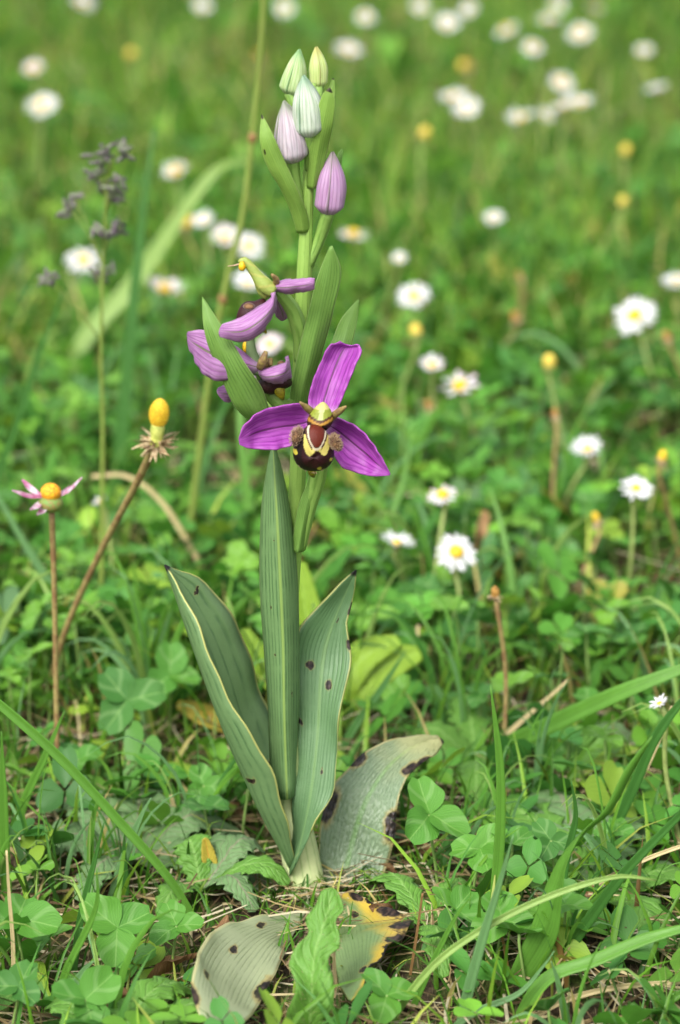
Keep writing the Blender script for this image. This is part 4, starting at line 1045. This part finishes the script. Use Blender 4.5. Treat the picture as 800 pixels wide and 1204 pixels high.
gblade([(148, 1062), (148, 1030), (146, 1000), (147, 978)], [8, 8, 6, 1], 'short dark spike of grass behind the bitten clover', M_blade_dark, -.004)
gblade([(126, 1062), (148, 1005), (166, 960), (178, 938)], [10, 12, 9, 1], 'pale bluish blade leaning behind the bitten clover', M_blade_blue, .0)
gblade([(84, 1150), (95, 1080), (112, 1010), (123, 965)], [8, 9, 7, 1], 'dark blade rising through the bitten clover', M_blade_dark, -.004)
gblade([(60, 1212), (75, 1150), (112, 1070), (114, 1020)], [10, 9, 8, 1], 'narrow blade bending beside the big clover', M_blade, -.004)
gblade([(58, 1214), (76, 1180), (98, 1142), (110, 1130)], [16, 16, 12, 2], 'wide bluish blade poking up at the turf edge', M_blade_blue, -.003)
gblade([(392, 892), (415, 858), (445, 815), (478, 764)], [8, 10, 8, 1], 'grass blade slanting away beyond the spotted orchid leaf', M_blade_dark, .01)
gblade([(400, 905), (420, 875), (436, 850)], [8, 8, 1], 'short blade tip beyond the spotted orchid leaf', M_blade, .01)
gblade([(168, 805), (166, 745), (160, 700), (158, 660)], [10, 9, 7, 1], 'blurred upright blade by the folded orchid leaf', M_blade, .0)
gblade([(290, 700), (292, 600), (284, 520), (283, 470)], [11, 11, 10, 8], 'soft upright blade behind the bract', M_blade, .02)
gblade([(140, 780), (100, 740), (45, 665), (0, 588), (-20, 560)], [11, 11, 10, 7, 5], 'bluish grass stem slanting behind the leaning daisy stalk', M_blade_blue, .0)
gblade([(-60, 700), (12, 520), (45, 420), (75, 342)], [8, 9, 8, 2], 'dark leaning grass stem below the grass flower head', M_blade_dark, .0, fold=.6)
gblade([(132, 620), (148, 460), (160, 330), (172, 220), (182, 150)], [14, 16, 14, 10, 3], 'tall soft blade rising beside the grass flower head', M_blade_dark, .02)
gblade([(60, 480), (100, 400), (160, 330), (250, 205), (300, 190)], [16, 20, 20, 14, 6], 'wide pale blade slanting across the blurred meadow', M_blade_pale, .05)
gblade([(208, 655), (230, 580), (255, 500), (268, 470)], [8, 8, 7, 6], 'olive grass stem leaning behind the bract', M_blade_dark, .03, fold=.8)
gblade([(420, 715), (440, 650), (470, 580), (487, 500)], [9, 9, 7, 2], 'thin blade leaning out behind the magenta flower', M_blade, .03)
gblade([(600, 770), (602, 690), (590, 620), (575, 570)], [9, 9, 7, 2], 'blurred blade bending among the clover', M_blade, .03)
gblade([(268, 712), (225, 645), (190, 590), (150, 560), (108, 560)], [6, 6, 6, 5, 4], 'dry tan stalk arching beyond the folded orchid leaf', M_blade_straw, .0, fold=.8)
gblade([(487, 850), (488, 800), (492, 735)], [5, 5, 3], 'thin straw standing behind the spotted orchid leaf', M_blade_straw, .02)
gblade([(550, 900), (600, 860), (668, 800)], [6, 6, 3], 'pale straw slanting over the wide flat blade', M_blade_straw, -.004)
for pix, wp, lab in [([(610, 1195), (660, 1178), (730, 1160), (830, 1153)], [7, 7, 6, 4], 'long cream straw lying along the turf edge'),
                     ([(700, 980), (745, 930), (775, 870), (790, 830)], [6, 6, 5, 2], 'tan straw leaning behind the steep blade'),
                     ([(640, 1060), (700, 1040), (760, 1010), (830, 985)], [6, 6, 5, 4], 'grey straw lying across the broad leaves'),
                     ([(14, 1190), (16, 1120), (11, 1050), (8, 1000)], [5, 5, 4, 2], 'pale straw standing at the big clover'),
                     ([(216, 985), (208, 960), (201, 935)], [6, 6, 4], 'short white straw stub under the folded orchid leaf'),
                     ([(484, 1054), (520, 1058), (556, 1090), (575, 1108)], [4, 4, 4, 2], 'thin white straw arching by the blotched orchid leaf'),
                     ([(200, 1150), (232, 1140), (272, 1128)], [5, 5, 3], 'dark twig lying on the withered orchid leaf'),
                     ([(400, 1180), (394, 1150), (393, 1110)], [5, 5, 2], 'pale straw bent against the toothed leaf'),
                     ([(480, 1150), (490, 1100), (497, 1050)], [3, 3, 2], 'reddish thin stalk beside the dying orchid leaf')]:
    gblade(pix, wp, lab, M_blade_brown if ('twig' in lab or 'reddish' in lab) else M_blade_straw, -.004 if 'withered' not in lab else -.012, name='dry_straw', cat='straw', fold=.6)

# grass flower head and tall stalk
M_spikelet = plain('spikelet', srgb(126, 138, 108), srgb(96, 76, 96), 700, .6, transl=.15)
M_culm = grass_mat('culm', srgb(132, 150, 70), 6, .1)
def panicle():
    g = G(118, 770); Y = g.y
    d = empty('meadow_grass', g, 'grass flower head of drooping purplish spikelets on a thin stalk', 'grass')
    main = [g - Vector((0, 0, .003)), P(121, 520, Y), P(119, 420, Y), P(121, 320, Y), P(124, 250, Y), P(128, 185, Y)]
    mb = MB(); tube(mb, main, [.0010, .0009, .0008, .0006, .0005, .0003], 30, 7); mb.build('stalk', M_culm, d)
    sp = [(143, 173, (126, 205)), (128, 180, (127, 200)), (113, 190, (125, 225)), (110, 206, (125, 230)), (136, 212, (124, 250)), (124, 222, (124, 255)), (128, 234, (124, 262)), (142, 224, (124, 250)), (88, 236, (121, 310)), (82, 246, (121, 312)),
          (120, 272, (122, 300)), (132, 276, (122, 302)), (140, 268, (122, 300)), (112, 322, (120, 350)), (124, 318, (120, 348)), (58, 328, (80, 345)), (52, 330, (80, 346)), (147, 178, (127, 205))]
    r = random.Random(2)
    for x, y, at in sp[:-4] + sp[-4:]:
        if x < 70: at = (118, 400)
        a, b = P(*at, Y), P(x, y, Y + r.uniform(-.008, .008)); mb = MB()
        tube(mb, [a, (a + b) / 2 + Vector((0, 0, .002)), b], [.00025, .0002, .0002], 8, 5); bo = mb.build('branch', M_culm, d)
        mb = MB()
        for k in range(5):
            dv = Vector((r.gauss(.3, .6), r.gauss(0, .5), r.gauss(.1, .5))).normalized(); p = b + Vector((r.gauss(0, .0012), r.gauss(0, .001), r.gauss(0, .0012)))
            ellipsoid(mb, p, .0008, .0008, .0026, basis(dv), 6, 7)
        mb.build('spikelet', M_spikelet, bo)
panicle()
def tall_stalk():
    g = G(215, 690); Y = g.y
    d = empty('meadow_grass', g, 'tall bare grass stalk with a brownish joint, soft behind the spike', 'grass')
    pts = [g - Vector((0, 0, .003)), P(236, 520, Y), P(258, 370, Y), P(286, 250, Y), P(300, 130, Y), P(308, 40, Y), P(312, -60, Y)]
    mb = MB(); tube(mb, pts, [.0013, .0013, .0012, .0012, .0011, .001, .0009], 40, 8); mb.build('stalk', M_culm, d)
    for q, (x, y) in enumerate([(297, 162), (262, 352)]):
        mb = MB(); ellipsoid(mb, P(x, y, Y), .0017, .0017, .0024, None, 8, 10); mb.build('joint', M_blade_brown, d)
tall_stalk()

# what a small plant stands beside, for the labels
MARKS = [(G(362, 1065), 'the orchid base'), (G(138, 1120), 'the bitten clover'), (G(46, 838), 'the leaning cone-headed daisy stalk'), (G(68, 935), 'the straight purple-petalled daisy stalk'),
         (G(670, 802), 'the rusty seed-head stalk'), (G(598, 1156), 'the twisted grass blade'), (G(700, 1062), 'the pale toothed rosette'), (G(560, 900), 'the wide flat slanting blade'),
         (G(408, 850), 'the yellow-green smooth leaves'), (G(160, 1012), 'the grey-green toothed rosette'), (G(540, 705), 'the withered tan leaf'), (G(480, 1062), 'the dying orchid leaf'),
         (G(215, 690), 'the tall bare grass stalk'), (G(118, 770), 'the purplish grass flower head'), (G(583, 745), 'the spent yellow daisy knob'), (G(536, 700), 'the big white daisy in the clover'),
         (G(760, 660), 'the two tilted white daisies'), (G(300, 870), 'the yellow-orange withering leaf'), (G(10, 1160), 'the upright pale straw'), (G(770, 1190), 'the long cream straw')]
def beside(x, y):
    return min(MARKS, key=lambda m: math.hypot(m[0].x - x, (m[0].y - y)))[1]
def size_word(s, lo, hi): return 'small' if s < lo else 'large' if s > hi else 'middling'

# tufts of grass round the orchid
def tuft_proto(k):
    r = random.Random(100 + k); ms = []
    for i in range(r.randint(4, 7)):
        a = r.uniform(0, 6.28); L = r.uniform(.025, .06); ln = r.uniform(.2, .8); dv = Vector((math.cos(a), math.sin(a), 0))
        pts = [dv * .001 - Vector((0, 0, .003)), dv * L * ln * .25 + Vector((0, 0, L * .5)), dv * L * ln * .7 + Vector((0, 0, L * (.95 - ln * .2))), dv * L * ln * 1.1 + Vector((0, 0, L * (1.12 - ln * .55)))]
        mb = MB(); w_ = r.uniform(.0011, .0026); ribbon(mb, pts, [w_, w_ * 1.1, w_ * .8, w_ * .08], nrm=(-dv.y + r.gauss(0, .4), dv.x, r.uniform(.2, 1)), n=10, m=3, fold=.4)
        ms.append(mb.mesh('blade', [M_blade, M_blade_dark, M_blade, M_blade_blue, M_blade_pale][r.randint(0, 4)]))
    return ms
TUFTS = [tuft_proto(k) for k in range(10)]
def scatter_tufts(n, y0, y1, seed, avoid):
    r = random.Random(seed)
    for i in range(n):
        y = r.uniform(y0, y1); x = r.uniform(-1, 1) * ((.72 + y) * TH * .665 * 1.15 + .01)
        if math.hypot(x + .012, y + .01) < avoid or (-.056 < x < .05 and -.11 < y < 0): continue
        s = r.uniform(.45, .85) if y < .1 else r.uniform(.7, 1.15)
        o = empty('grass_tuft', (x, y, gz(x, y)), size_word(s, .65, .9) + ' tuft of fine green grass blades beside ' + beside(x, y), 'grass tuft', 'grass tufts by ' + beside(x, y))
        o.rotation_euler.z = r.uniform(0, 6.28); o.scale = (s, s, s)
        for me in TUFTS[r.randint(0, 9)]: link(bpy.data.objects.new('blade', me), o)
scatter_tufts(70, -.10, .16, 5, .05)
scatter_tufts(60, .16, .60, 6, .05)

# ================================================================ clovers
def clover_material(name, c):
    a = Mat(name); a.uv(); rn = a.rand()
    base_ = a.mix(rn, c, tuple(x * k for x, k in zip(c, (1.35, 1.2, 1.0))))
    n1 = a.noise(300, 3)
    ce = a.math('ABSOLUTE', a.math('SUBTRACT', a.U, .5))
    col = a.mix(a.math('MULTIPLY', n1, .5), base_, a.mix(1, base_, (.62, .72, .62), 'MULTIPLY'))
    ph = a.math('MULTIPLY_ADD', ce, 1.3, a.math('MULTIPLY', a.V, -1.0))
    vn = a.math('POWER', a.math('ABSOLUTE', a.math('SINE', a.math('MULTIPLY', ph, 28))), 6)
    col = a.mix(a.math('MULTIPLY', vn, .22), col, a.mix(1, base_, (1.35, 1.25, 1.3), 'MULTIPLY'))
    chev = a.math('ABSOLUTE', a.math('SUBTRACT', a.math('MULTIPLY_ADD', ce, -.9, a.V), .34))
    col = a.mix(a.math('MULTIPLY', a.step(chev, .11, .03), .28), col, srgb(150, 186, 120))
    col = a.mix(a.math('MULTIPLY', a.step(ce, .03, .006), .5), col, srgb(138, 180, 96))
    return a.finish(col, .46, .3, normal=a.bump(a.math('ADD', vn, n1), .3, .0004), spec=.35)
M_clover = [clover_material('clover_leaf', srgb(84, 142, 54)), clover_material('clover_leaf_dark', srgb(70, 124, 54)), clover_material('clover_leaf_light', srgb(104, 156, 56))]
M_cstalk = plain('clover_stalk', srgb(128, 158, 82), srgb(112, 138, 74), 600, .5)
def leaflet_mesh(mat, seed, bite=False):
    r = random.Random(seed); v, f, uv = leaflet_grid(11, 9, .07); mb = MB()
    ph = r.uniform(0, 6)
    vv = []
    for (x, y, z), (u, t) in zip(v, uv):
        k = 1 - (.22 * max(0, math.sin(t * 9 + ph)) if bite and u > .7 else 0)
        vv.append((x * k * (1 + .03 * math.sin(17 * t + ph)), y, z + .025 * math.sin(6 * x + 7 * y + ph)))
    mb.add(vv, f, uv); return mb.mesh('leaflet', mat)
LEAFLETS = [[leaflet_mesh(m, 10 * i + k, k == 3) for k in range(4)] for i, m in enumerate(M_clover)]
def stalk_mesh():
    mb = MB(); tube(mb, [Vector((-.15, -.12, -.06)), Vector((-.1, -.05, .4)), Vector((-.02, 0, .8)), Vector((0, 0, 1))], [.035, .03, .028, .03], 8, 6); return mb.mesh('stalk', M_cstalk)
STALK = stalk_mesh()
def clover(x, y, h, size, r, label=None, group=None, tilt=.35, mat=None, tl=None):
    c = r.randint(0, 2) if mat is None else mat
    if label is None:
        label = size_word(size, .0068, .009) + ' ' + ('green', 'dark green', 'light green')[c] + ' clover leaf beside ' + beside(x, y); group = 'clover leaves by ' + beside(x, y)
    o = empty('clover', (x, y, gz(x, y)), label, 'clover', group)
    o.rotation_euler.z = r.uniform(0, 6.28)
    s = bpy.data.objects.new('stalk', STALK); link(s, o); s.scale = (min(h, .014), min(h, .014), h)
    T = Matrix.Rotation(r.gauss(0, tilt), 4, 'X') @ Matrix.Rotation(r.gauss(0, tilt), 4, 'Y') if tl is None else Matrix.Rotation(-o.rotation_euler.z, 4, 'Z') @ Matrix.Rotation(tl[0], 4, 'X') @ Matrix.Rotation(tl[1], 4, 'Y') @ Matrix.Rotation(o.rotation_euler.z, 4, 'Z')
    for k in range(3):
        l = bpy.data.objects.new('leaflet', LEAFLETS[c][r.randint(0, 3) if size > .007 else r.randint(0, 2)]); link(l, o)
        z = size * r.uniform(.88, 1.1)
        l.matrix_local = Matrix.Translation((0, 0, h)) @ T @ Matrix.Rotation(k * 2.094 + r.gauss(0, .12), 4, 'Z') @ Matrix.Rotation(r.uniform(-.1, .45), 4, 'X') @ Matrix.Rotation(r.gauss(0, .15), 4, 'Y') @ Matrix.Diagonal((z, z, z, 1))
    return o
rc = random.Random(21)
for px, py, sz, zh, lab, ti in [(138, 1090, .0112, .022, 'large light green clover leaf with nibbled edges beside the long blade', (.75, .1)), (208, 1090, .0082, .015, 'nibbled clover leaf next to the withered orchid leaf', (.5, -.2)),
                            (20, 1075, .0115, .022, 'large clover leaf beside the upright pale straw', (.3, .2)), (22, 1165, .0085, .016, 'round dark clover leaf at the foot of the pale straw', (.5, 0)),
                            (100, 1190, .010, .016, 'bright clover leaf low at the turf edge', (.4, .3)), (505, 985, .011, .022, 'long-leafleted clover beyond the blotched orchid leaf', (.6, .3)),
                            (150, 825, .0115, .026, 'dark dusty clover leaf beneath the folded orchid leaf', (.8, 0)), (590, 1110, .0095, .014, 'clover leaf tucked behind the slender upright blade', (.5, .1)),
                            (535, 1100, .009, .014, 'clover leaf lying by the dying orchid leaf', (.3, .4)), (455, 1190, .0085, .012, 'clover leaf at the tip of the dying orchid leaf', (.5, .2)), (565, 1030, .0085, .016, 'clover leaf before the wide flat slanting blade', (.5, -.2)), (240, 925, .007, .018, 'small clover leaf beside the folded orchid leaf', (.6, 0)), (200, 800, .011, .024, 'pair-like clover leaf beside the folded orchid leaf tip', (.7, .1))]:
    h = Z(px, py, zh); clover(h.x, h.y, zh, sz, rc, lab, None, mat=1 if 'dark' in lab else 0, tl=ti)
n_cl = 0
for i in range(900):
    y = -.10 + rc.random() ** 1.0 * .75; hw = (.72 + y) * TH * .665 * 1.06
    x = rc.uniform(-hw, hw)
    if math.hypot(x + .012, y + .005) < .035 or (-.056 < x < .03 and y < 0): continue
    if y < .1 and rc.random() < .62: continue
    clover(x, y, rc.uniform(.008, .020) if y < .1 else rc.uniform(.012, .034), rc.uniform(.0055, .0085) if y < .1 else rc.uniform(.0055, .0094), rc)
    n_cl += 1
    if n_cl >= 285: break

# ================================================================ broad leaves
def toothed(mb, pts, hw, nrm, teeth=.35, nt=7, fold=-.15, n=64, m=9, seed=0, wave=.06):
    """a lobed leaf: midrib along pts, half-width hw(t), back-pointing teeth"""
    C = crom(pts, n); r = random.Random(seed); ph = r.uniform(0, 6); v = []; uv = []; nrm = Vector(nrm).normalized()
    for i in range(n):
        t = i / (n - 1); T = (C[min(i + 1, n - 1)] - C[max(i - 1, 0)]).normalized(); s = T.cross(nrm).normalized(); b = s.cross(T)
        W = hw(t)
        for j in range(m):
            u = j / (m - 1); x = 2 * u - 1
            f = (t * nt + (.5 if x > 0 else 0) + .3 * math.sin(5 * t + ph)) % 1
            k = 1 - teeth * (.5 - .5 * math.cos(6.2832 * f ** 1.5)) * min(1, (1 - t) * 7)
            xx = x * W * (k if abs(x) > .55 else 1 + (k - 1) * abs(x) / .55)
            back = -W * teeth * .35 * abs(x) ** 2 * (1 - f)
            v.append(C[i] + s * xx + b * (W * (fold * abs(x) + wave * math.sin(9 * t + 4 * x + ph) + .05 * math.sin(41 * t + 7 * x))) + T * back); uv.append((u, t))
    mb.add(v, grid_faces(n, m), uv)
def broad_mat(name, c, rib, rough=.5, patch=None, thr=.7):
    a = Mat(name); a.uv(); n1 = a.noise(140, 4); n2 = a.noise(900, 3); ce = a.math('ABSOLUTE', a.math('SUBTRACT', a.U, .5))
    ph = a.math('SUBTRACT', a.math('MULTIPLY', a.V, 40), a.math('MULTIPLY', ce, 16)); vn = a.math('POWER', a.math('ABSOLUTE', a.math('SINE', ph)), 10)
    col = a.mix(a.math('MULTIPLY', n1, .7), c, tuple(x * .6 for x in c)); col = a.mix(a.math('MULTIPLY', n2, .35), col, tuple(min(1, x * 1.4) for x in c))
    col = a.mix(a.math('MULTIPLY', vn, .25), col, rib); col = a.mix(a.math('MULTIPLY', a.step(ce, .05, .015), .7), col, rib)
    if patch: col = a.mix(a.step(a.noise(60, 4, rough=.7), thr, thr + .08), col, patch)
    return a.finish(col, rough, .2, normal=a.bump(a.math('SUBTRACT', n2, vn), .45, .0006), spec=.3)
M_hawk = broad_mat('hawkbit_leaf', srgb(98, 146, 58), srgb(128, 168, 88)); M_hawk_grey = broad_mat('hawkbit_grey', srgb(106, 140, 88), srgb(134, 128, 108), patch=srgb(112, 96, 92), thr=.66)
M_spoon = broad_mat('daisy_leaf', srgb(96, 148, 64), srgb(128, 168, 86)); M_yel = broad_mat('plantain_leaf', srgb(138, 172, 54), srgb(150, 184, 80)); M_orange = broad_mat('yellowing_leaf', srgb(186, 172, 70), srgb(206, 140, 60), patch=srgb(200, 120, 50), thr=.6)
M_dead = broad_mat('dead_leaf', srgb(134, 100, 68), srgb(170, 140, 100), .8, patch=srgb(96, 44, 30), thr=.55)
prof = lambda W: (lambda t: W * (.18 + .82 * math.sin(math.pi * min(1, max(0, t * .86 + .10)) ** 1.25) ** .9) if t < .999 else W * .03)

def rosette(name, center, leaves, label, cat, mat, wpx, teeth, zc=.004, arch=.006, seed=0, nt=7):
    c = G(*center); r = random.Random(seed); d = empty(name, c, label, cat)
    for i, (tx, ty, lift) in enumerate(leaves):
        t = Z(tx, ty, gz(0, 0) + lift); a = c + Vector((0, 0, .001)); mdl = a.lerp(t, .5) + Vector((0, 0, arch + r.uniform(0, .003)))
        q = a.lerp(t, .8) + Vector((0, 0, lift * .2 + arch * .6)); mb = MB()
        toothed(mb, [a, mdl, q, t], prof(wpx * PX(t) * r.uniform(.85, 1.15)), (r.gauss(0, .1), -.25 + r.gauss(0, .15), 1), teeth, nt, seed=seed * 10 + i)
        mb.build('leaf', mat if not isinstance(mat, list) else mat[i % len(mat)], d, .0003)
    return d
# toothed bristly leaf in front of the orchid
hb = G(362, 1222); hawk = empty('hawkbit', hb, 'bright green wavy toothed bristly leaf standing before the orchid base', 'hawkbit')
mb = MB(); hp = [hb - Vector((0, 0, .004)), P(366, 1170, hb.y - .004), P(372, 1120, hb.y + .002), P(384, 1078, hb.y + .008), P(391, 1044, hb.y + .012)]
toothed(mb, hp, lambda t: 29 * PX(hb) * (.6 + .4 * math.sin(math.pi * min(1, t * .9 + .1))) * (1 if t < .86 else max(.02, math.sqrt(max(0, 1 - ((t - .86) / .14) ** 2)))), (-.25, -1, .35), .42, 4, seed=4, fold=.22, n=80, m=11, wave=.16)
hl = mb.build('leaf', M_hawk, hawk, .0004)
mb2 = MB(); rb = random.Random(9); nv = len(mb.v)
for k in range(420):
    i = rb.randrange(80); j = rb.choice([0, 10, rb.randrange(11)]); p = Vector(mb.v[i * 11 + j]); out = Vector((rb.gauss(0, .5) + (1 if j == 10 else -1 if j == 0 else 0) * .8, -.5, rb.gauss(.2, .4))).normalized()
    tube(mb2, [p, p + out * rb.uniform(.0005, .0012)], [.00006, .00002], 2, 3, cap=False)
mb2.build('bristles', M_hair, hl)['kind'] = 'stuff'
rosette('hawkbit', (160, 1012), [(60, 950, .006), (170, 930, .006), (240, 948, .005), (325, 1048, .004), (285, 980, .004), (95, 1060, .006), (20, 1010, .006)], 'grey-green flat rosette of toothed leaves behind the bitten clover', 'hawkbit', M_hawk_grey, 30, .3, seed=2)
rosette('hawkbit', (120, 1250), [(290, 1190, .008), (225, 1165, .010), (60, 1185, .008), (180, 1215, .008)], 'green toothed rosette at the foot of the withered orchid leaf', 'hawkbit', M_hawk, 30, .35, seed=3)
rosette('hawkbit', (700, 1062), [(565, 945, .008), (640, 925, .008), (560, 1040, .006), (735, 960, .008), (835, 1040, .006), (640, 1120, .006), (790, 1120, .006), (600, 1000, .007)], 'broad pale green toothed rosette under the twisted grass blade', 'hawkbit', [M_hawk, M_hawk_grey], 38, .28, seed=5)
rosette('hawkbit', (560, 900), [(470, 880, .006), (545, 820, .008), (640, 880, .006), (560, 960, .006)], 'toothed rosette half under the wide flat grass blade', 'hawkbit', M_hawk, 26, .3, seed=6)
rosette('hawkbit', (238, 1052), [(340, 1040, .009), (300, 1072, .006), (190, 1078, .006), (310, 1000, .010), (215, 1000, .010)], 'dark toothed rosette tucked under the orchid leaves', 'hawkbit', [M_hawk, M_hawk_grey], 22, .3, seed=7)
rosette('hawkbit', (505, 1092), [(440, 1040, .008), (560, 1050, .008), (590, 1110, .006), (520, 1150, .008), (455, 1120, .006)], 'small toothed rosette beside the dying yellow orchid leaf', 'hawkbit', M_hawk, 20, .3, seed=8)

# smooth pale leaves behind the orchid
pl = empty('plantain', G(408, 850), 'yellow-green smooth broad leaves behind the spotted orchid leaf', 'plantain')
g0 = G(408, 850); Yp = g0.y
for tip, w_, m_ in [([(418, 815), (448, 785), (495, 768)], 24, M_yel), ([(405, 810), (425, 775), (470, 752)], 20, M_yel), ([(380, 800), (362, 730), (352, 660)], 20, M_yel), ([(350, 820), (305, 775), (285, 740)], 20, M_yel)]:
    mb = MB(); toothed(mb, [g0] + [P(x, y, Yp + .004 * i) for i, (x, y) in enumerate(tip)], prof(w_ * PX(g0)), (.1, -.8, .8), .02, 5, fold=.25, seed=w_)
    mb.build('leaf', m_, pl, .0003)
yl = empty('yellowing_leaf', G(300, 870), 'yellow-orange withering leaf lying behind the folded orchid leaf', 'leaf')
g1 = G(300, 870); mb = MB(); toothed(mb, [g1, P(270, 850, g1.y), P(240, 838, g1.y), P(208, 828, g1.y)], prof(17 * PX(g1)), (.1, -.6, 1), .03, 5, seed=3); mb.build('leaf_blade', M_orange, yl, .0003)
yl2 = empty('yellowing_leaf', G(252, 1042), 'small orange leaf stub with a white tip standing in the turf', 'leaf')
g2 = G(252, 1042); mb = MB(); toothed(mb, [g2 - Vector((0, 0, .002)), P(248, 1020, g2.y), P(241, 985, g2.y)], prof(9 * PX(g2)), (.1, -1, .3), .03, 5, seed=3, fold=.5); mb.build('leaf_blade', M_orange, yl2, .0003)

# low rosettes of spoon-shaped leaves and dead leaves, spread over the turf
SPOON = []
for k in range(5):
    r = random.Random(50 + k); ms = []
    for i in range(r.randint(5, 8)):
        a = i * 6.283 / 6.5 + r.gauss(0, .25); L = r.uniform(.016, .030); dv = Vector((math.cos(a), math.sin(a), 0)); mb = MB()
        toothed(mb, [Vector((0, 0, -.001)), dv * L * .5 + Vector((0, 0, L * .28)), dv * L * .8 + Vector((0, 0, L * .34)), dv * L + Vector((0, 0, L * r.uniform(.1, .4)))],
                (lambda W: lambda t: W * (.2 + .8 * max(0, (t - .25) / .75) ** .8) * (1 if t < .8 else math.sqrt(max(.002, 1 - ((t - .8) / .2) ** 2))))(L * .24), (-dv.x * .3, -dv.y * .3, 1), .08, 4, n=16, m=5, seed=k * 9 + i)
        ms.append(mb.mesh('leaf', [M_spoon, M_hawk, M_spoon, M_yel, M_hawk_grey][r.choice([0, 0, 1, 2, 3, 4])]))
    SPOON.append(ms)
rr = random.Random(77)
for i in range(75):
    y = rr.uniform(-.08, .95); hw = (.72 + y) * TH * .665 * 1.1; x = rr.uniform(-hw, hw)
    if math.hypot(x + .012, y + .005) < .05 or (abs(x + .01) < .045 and y < 0): continue
    s = rr.uniform(.6, 1.1)
    o = empty('daisy_rosette', (x, y, gz(x, y) + .001), size_word(s, .75, .95) + ' low rosette of spoon-shaped leaves beside ' + beside(x, y), 'rosette', 'leaf rosettes by ' + beside(x, y))
    o.rotation_euler.z = rr.uniform(0, 6.28); o.scale = (s, s, s)
    for me in SPOON[rr.randint(0, 4)]: link(bpy.data.objects.new('leaf', me), o)
DEAD = []
for k in range(4):
    r = random.Random(60 + k); mb = MB(); L = .014
    toothed(mb, [Vector((-L / 2, 0, .002)), Vector((0, .001, .004)), Vector((L / 2, 0, .003 + .003 * (k % 2)))], (lambda t: .0034 * math.sin(math.pi * min(1, t * .96 + .02)) ** .8), (0, .3, 1), .15, 3, fold=.6, n=14, m=5, seed=k, wave=.25)
    DEAD.append(mb.mesh('dead_leaf', M_dead))
for i in range(60):
    y = rr.uniform(-.09, .5); hw = (.72 + y) * TH * .665 * 1.1; x = rr.uniform(-hw, hw)
    if math.hypot(x + .012, y) < .02: continue
    o = bpy.data.objects.new('dead_leaf', DEAD[i % 4]); link(o); o.location = (x, y, gz(x, y)); s = rr.uniform(.5, 1.2); o.scale = (s, s, s)
    o.rotation_euler = (rr.gauss(0, .3), rr.gauss(0, .3), rr.uniform(0, 6.28)); tag(o, 'curled brown dead leaf lying beside ' + beside(x, y), 'dead leaf', 'dead leaves by ' + beside(x, y))
M_tan = plain('withered_tan', srgb(206, 168, 122), srgb(160, 118, 80), 500, .7, transl=.2)
wl = empty('withered_leaf', G(540, 705), 'withered tan leaf curling up on a straw stalk among clover', 'leaf'); gw = G(540, 705)
mb = MB(); toothed(mb, [gw, P(550, 675, gw.y), P(562, 640, gw.y - .01), P(570, 600, gw.y - .012)], prof(13 * PX(gw)), (.4, -1, .2), .3, 5, fold=.7, seed=2, wave=.2); mb.build('leaf_blade', M_tan, wl, .0003)
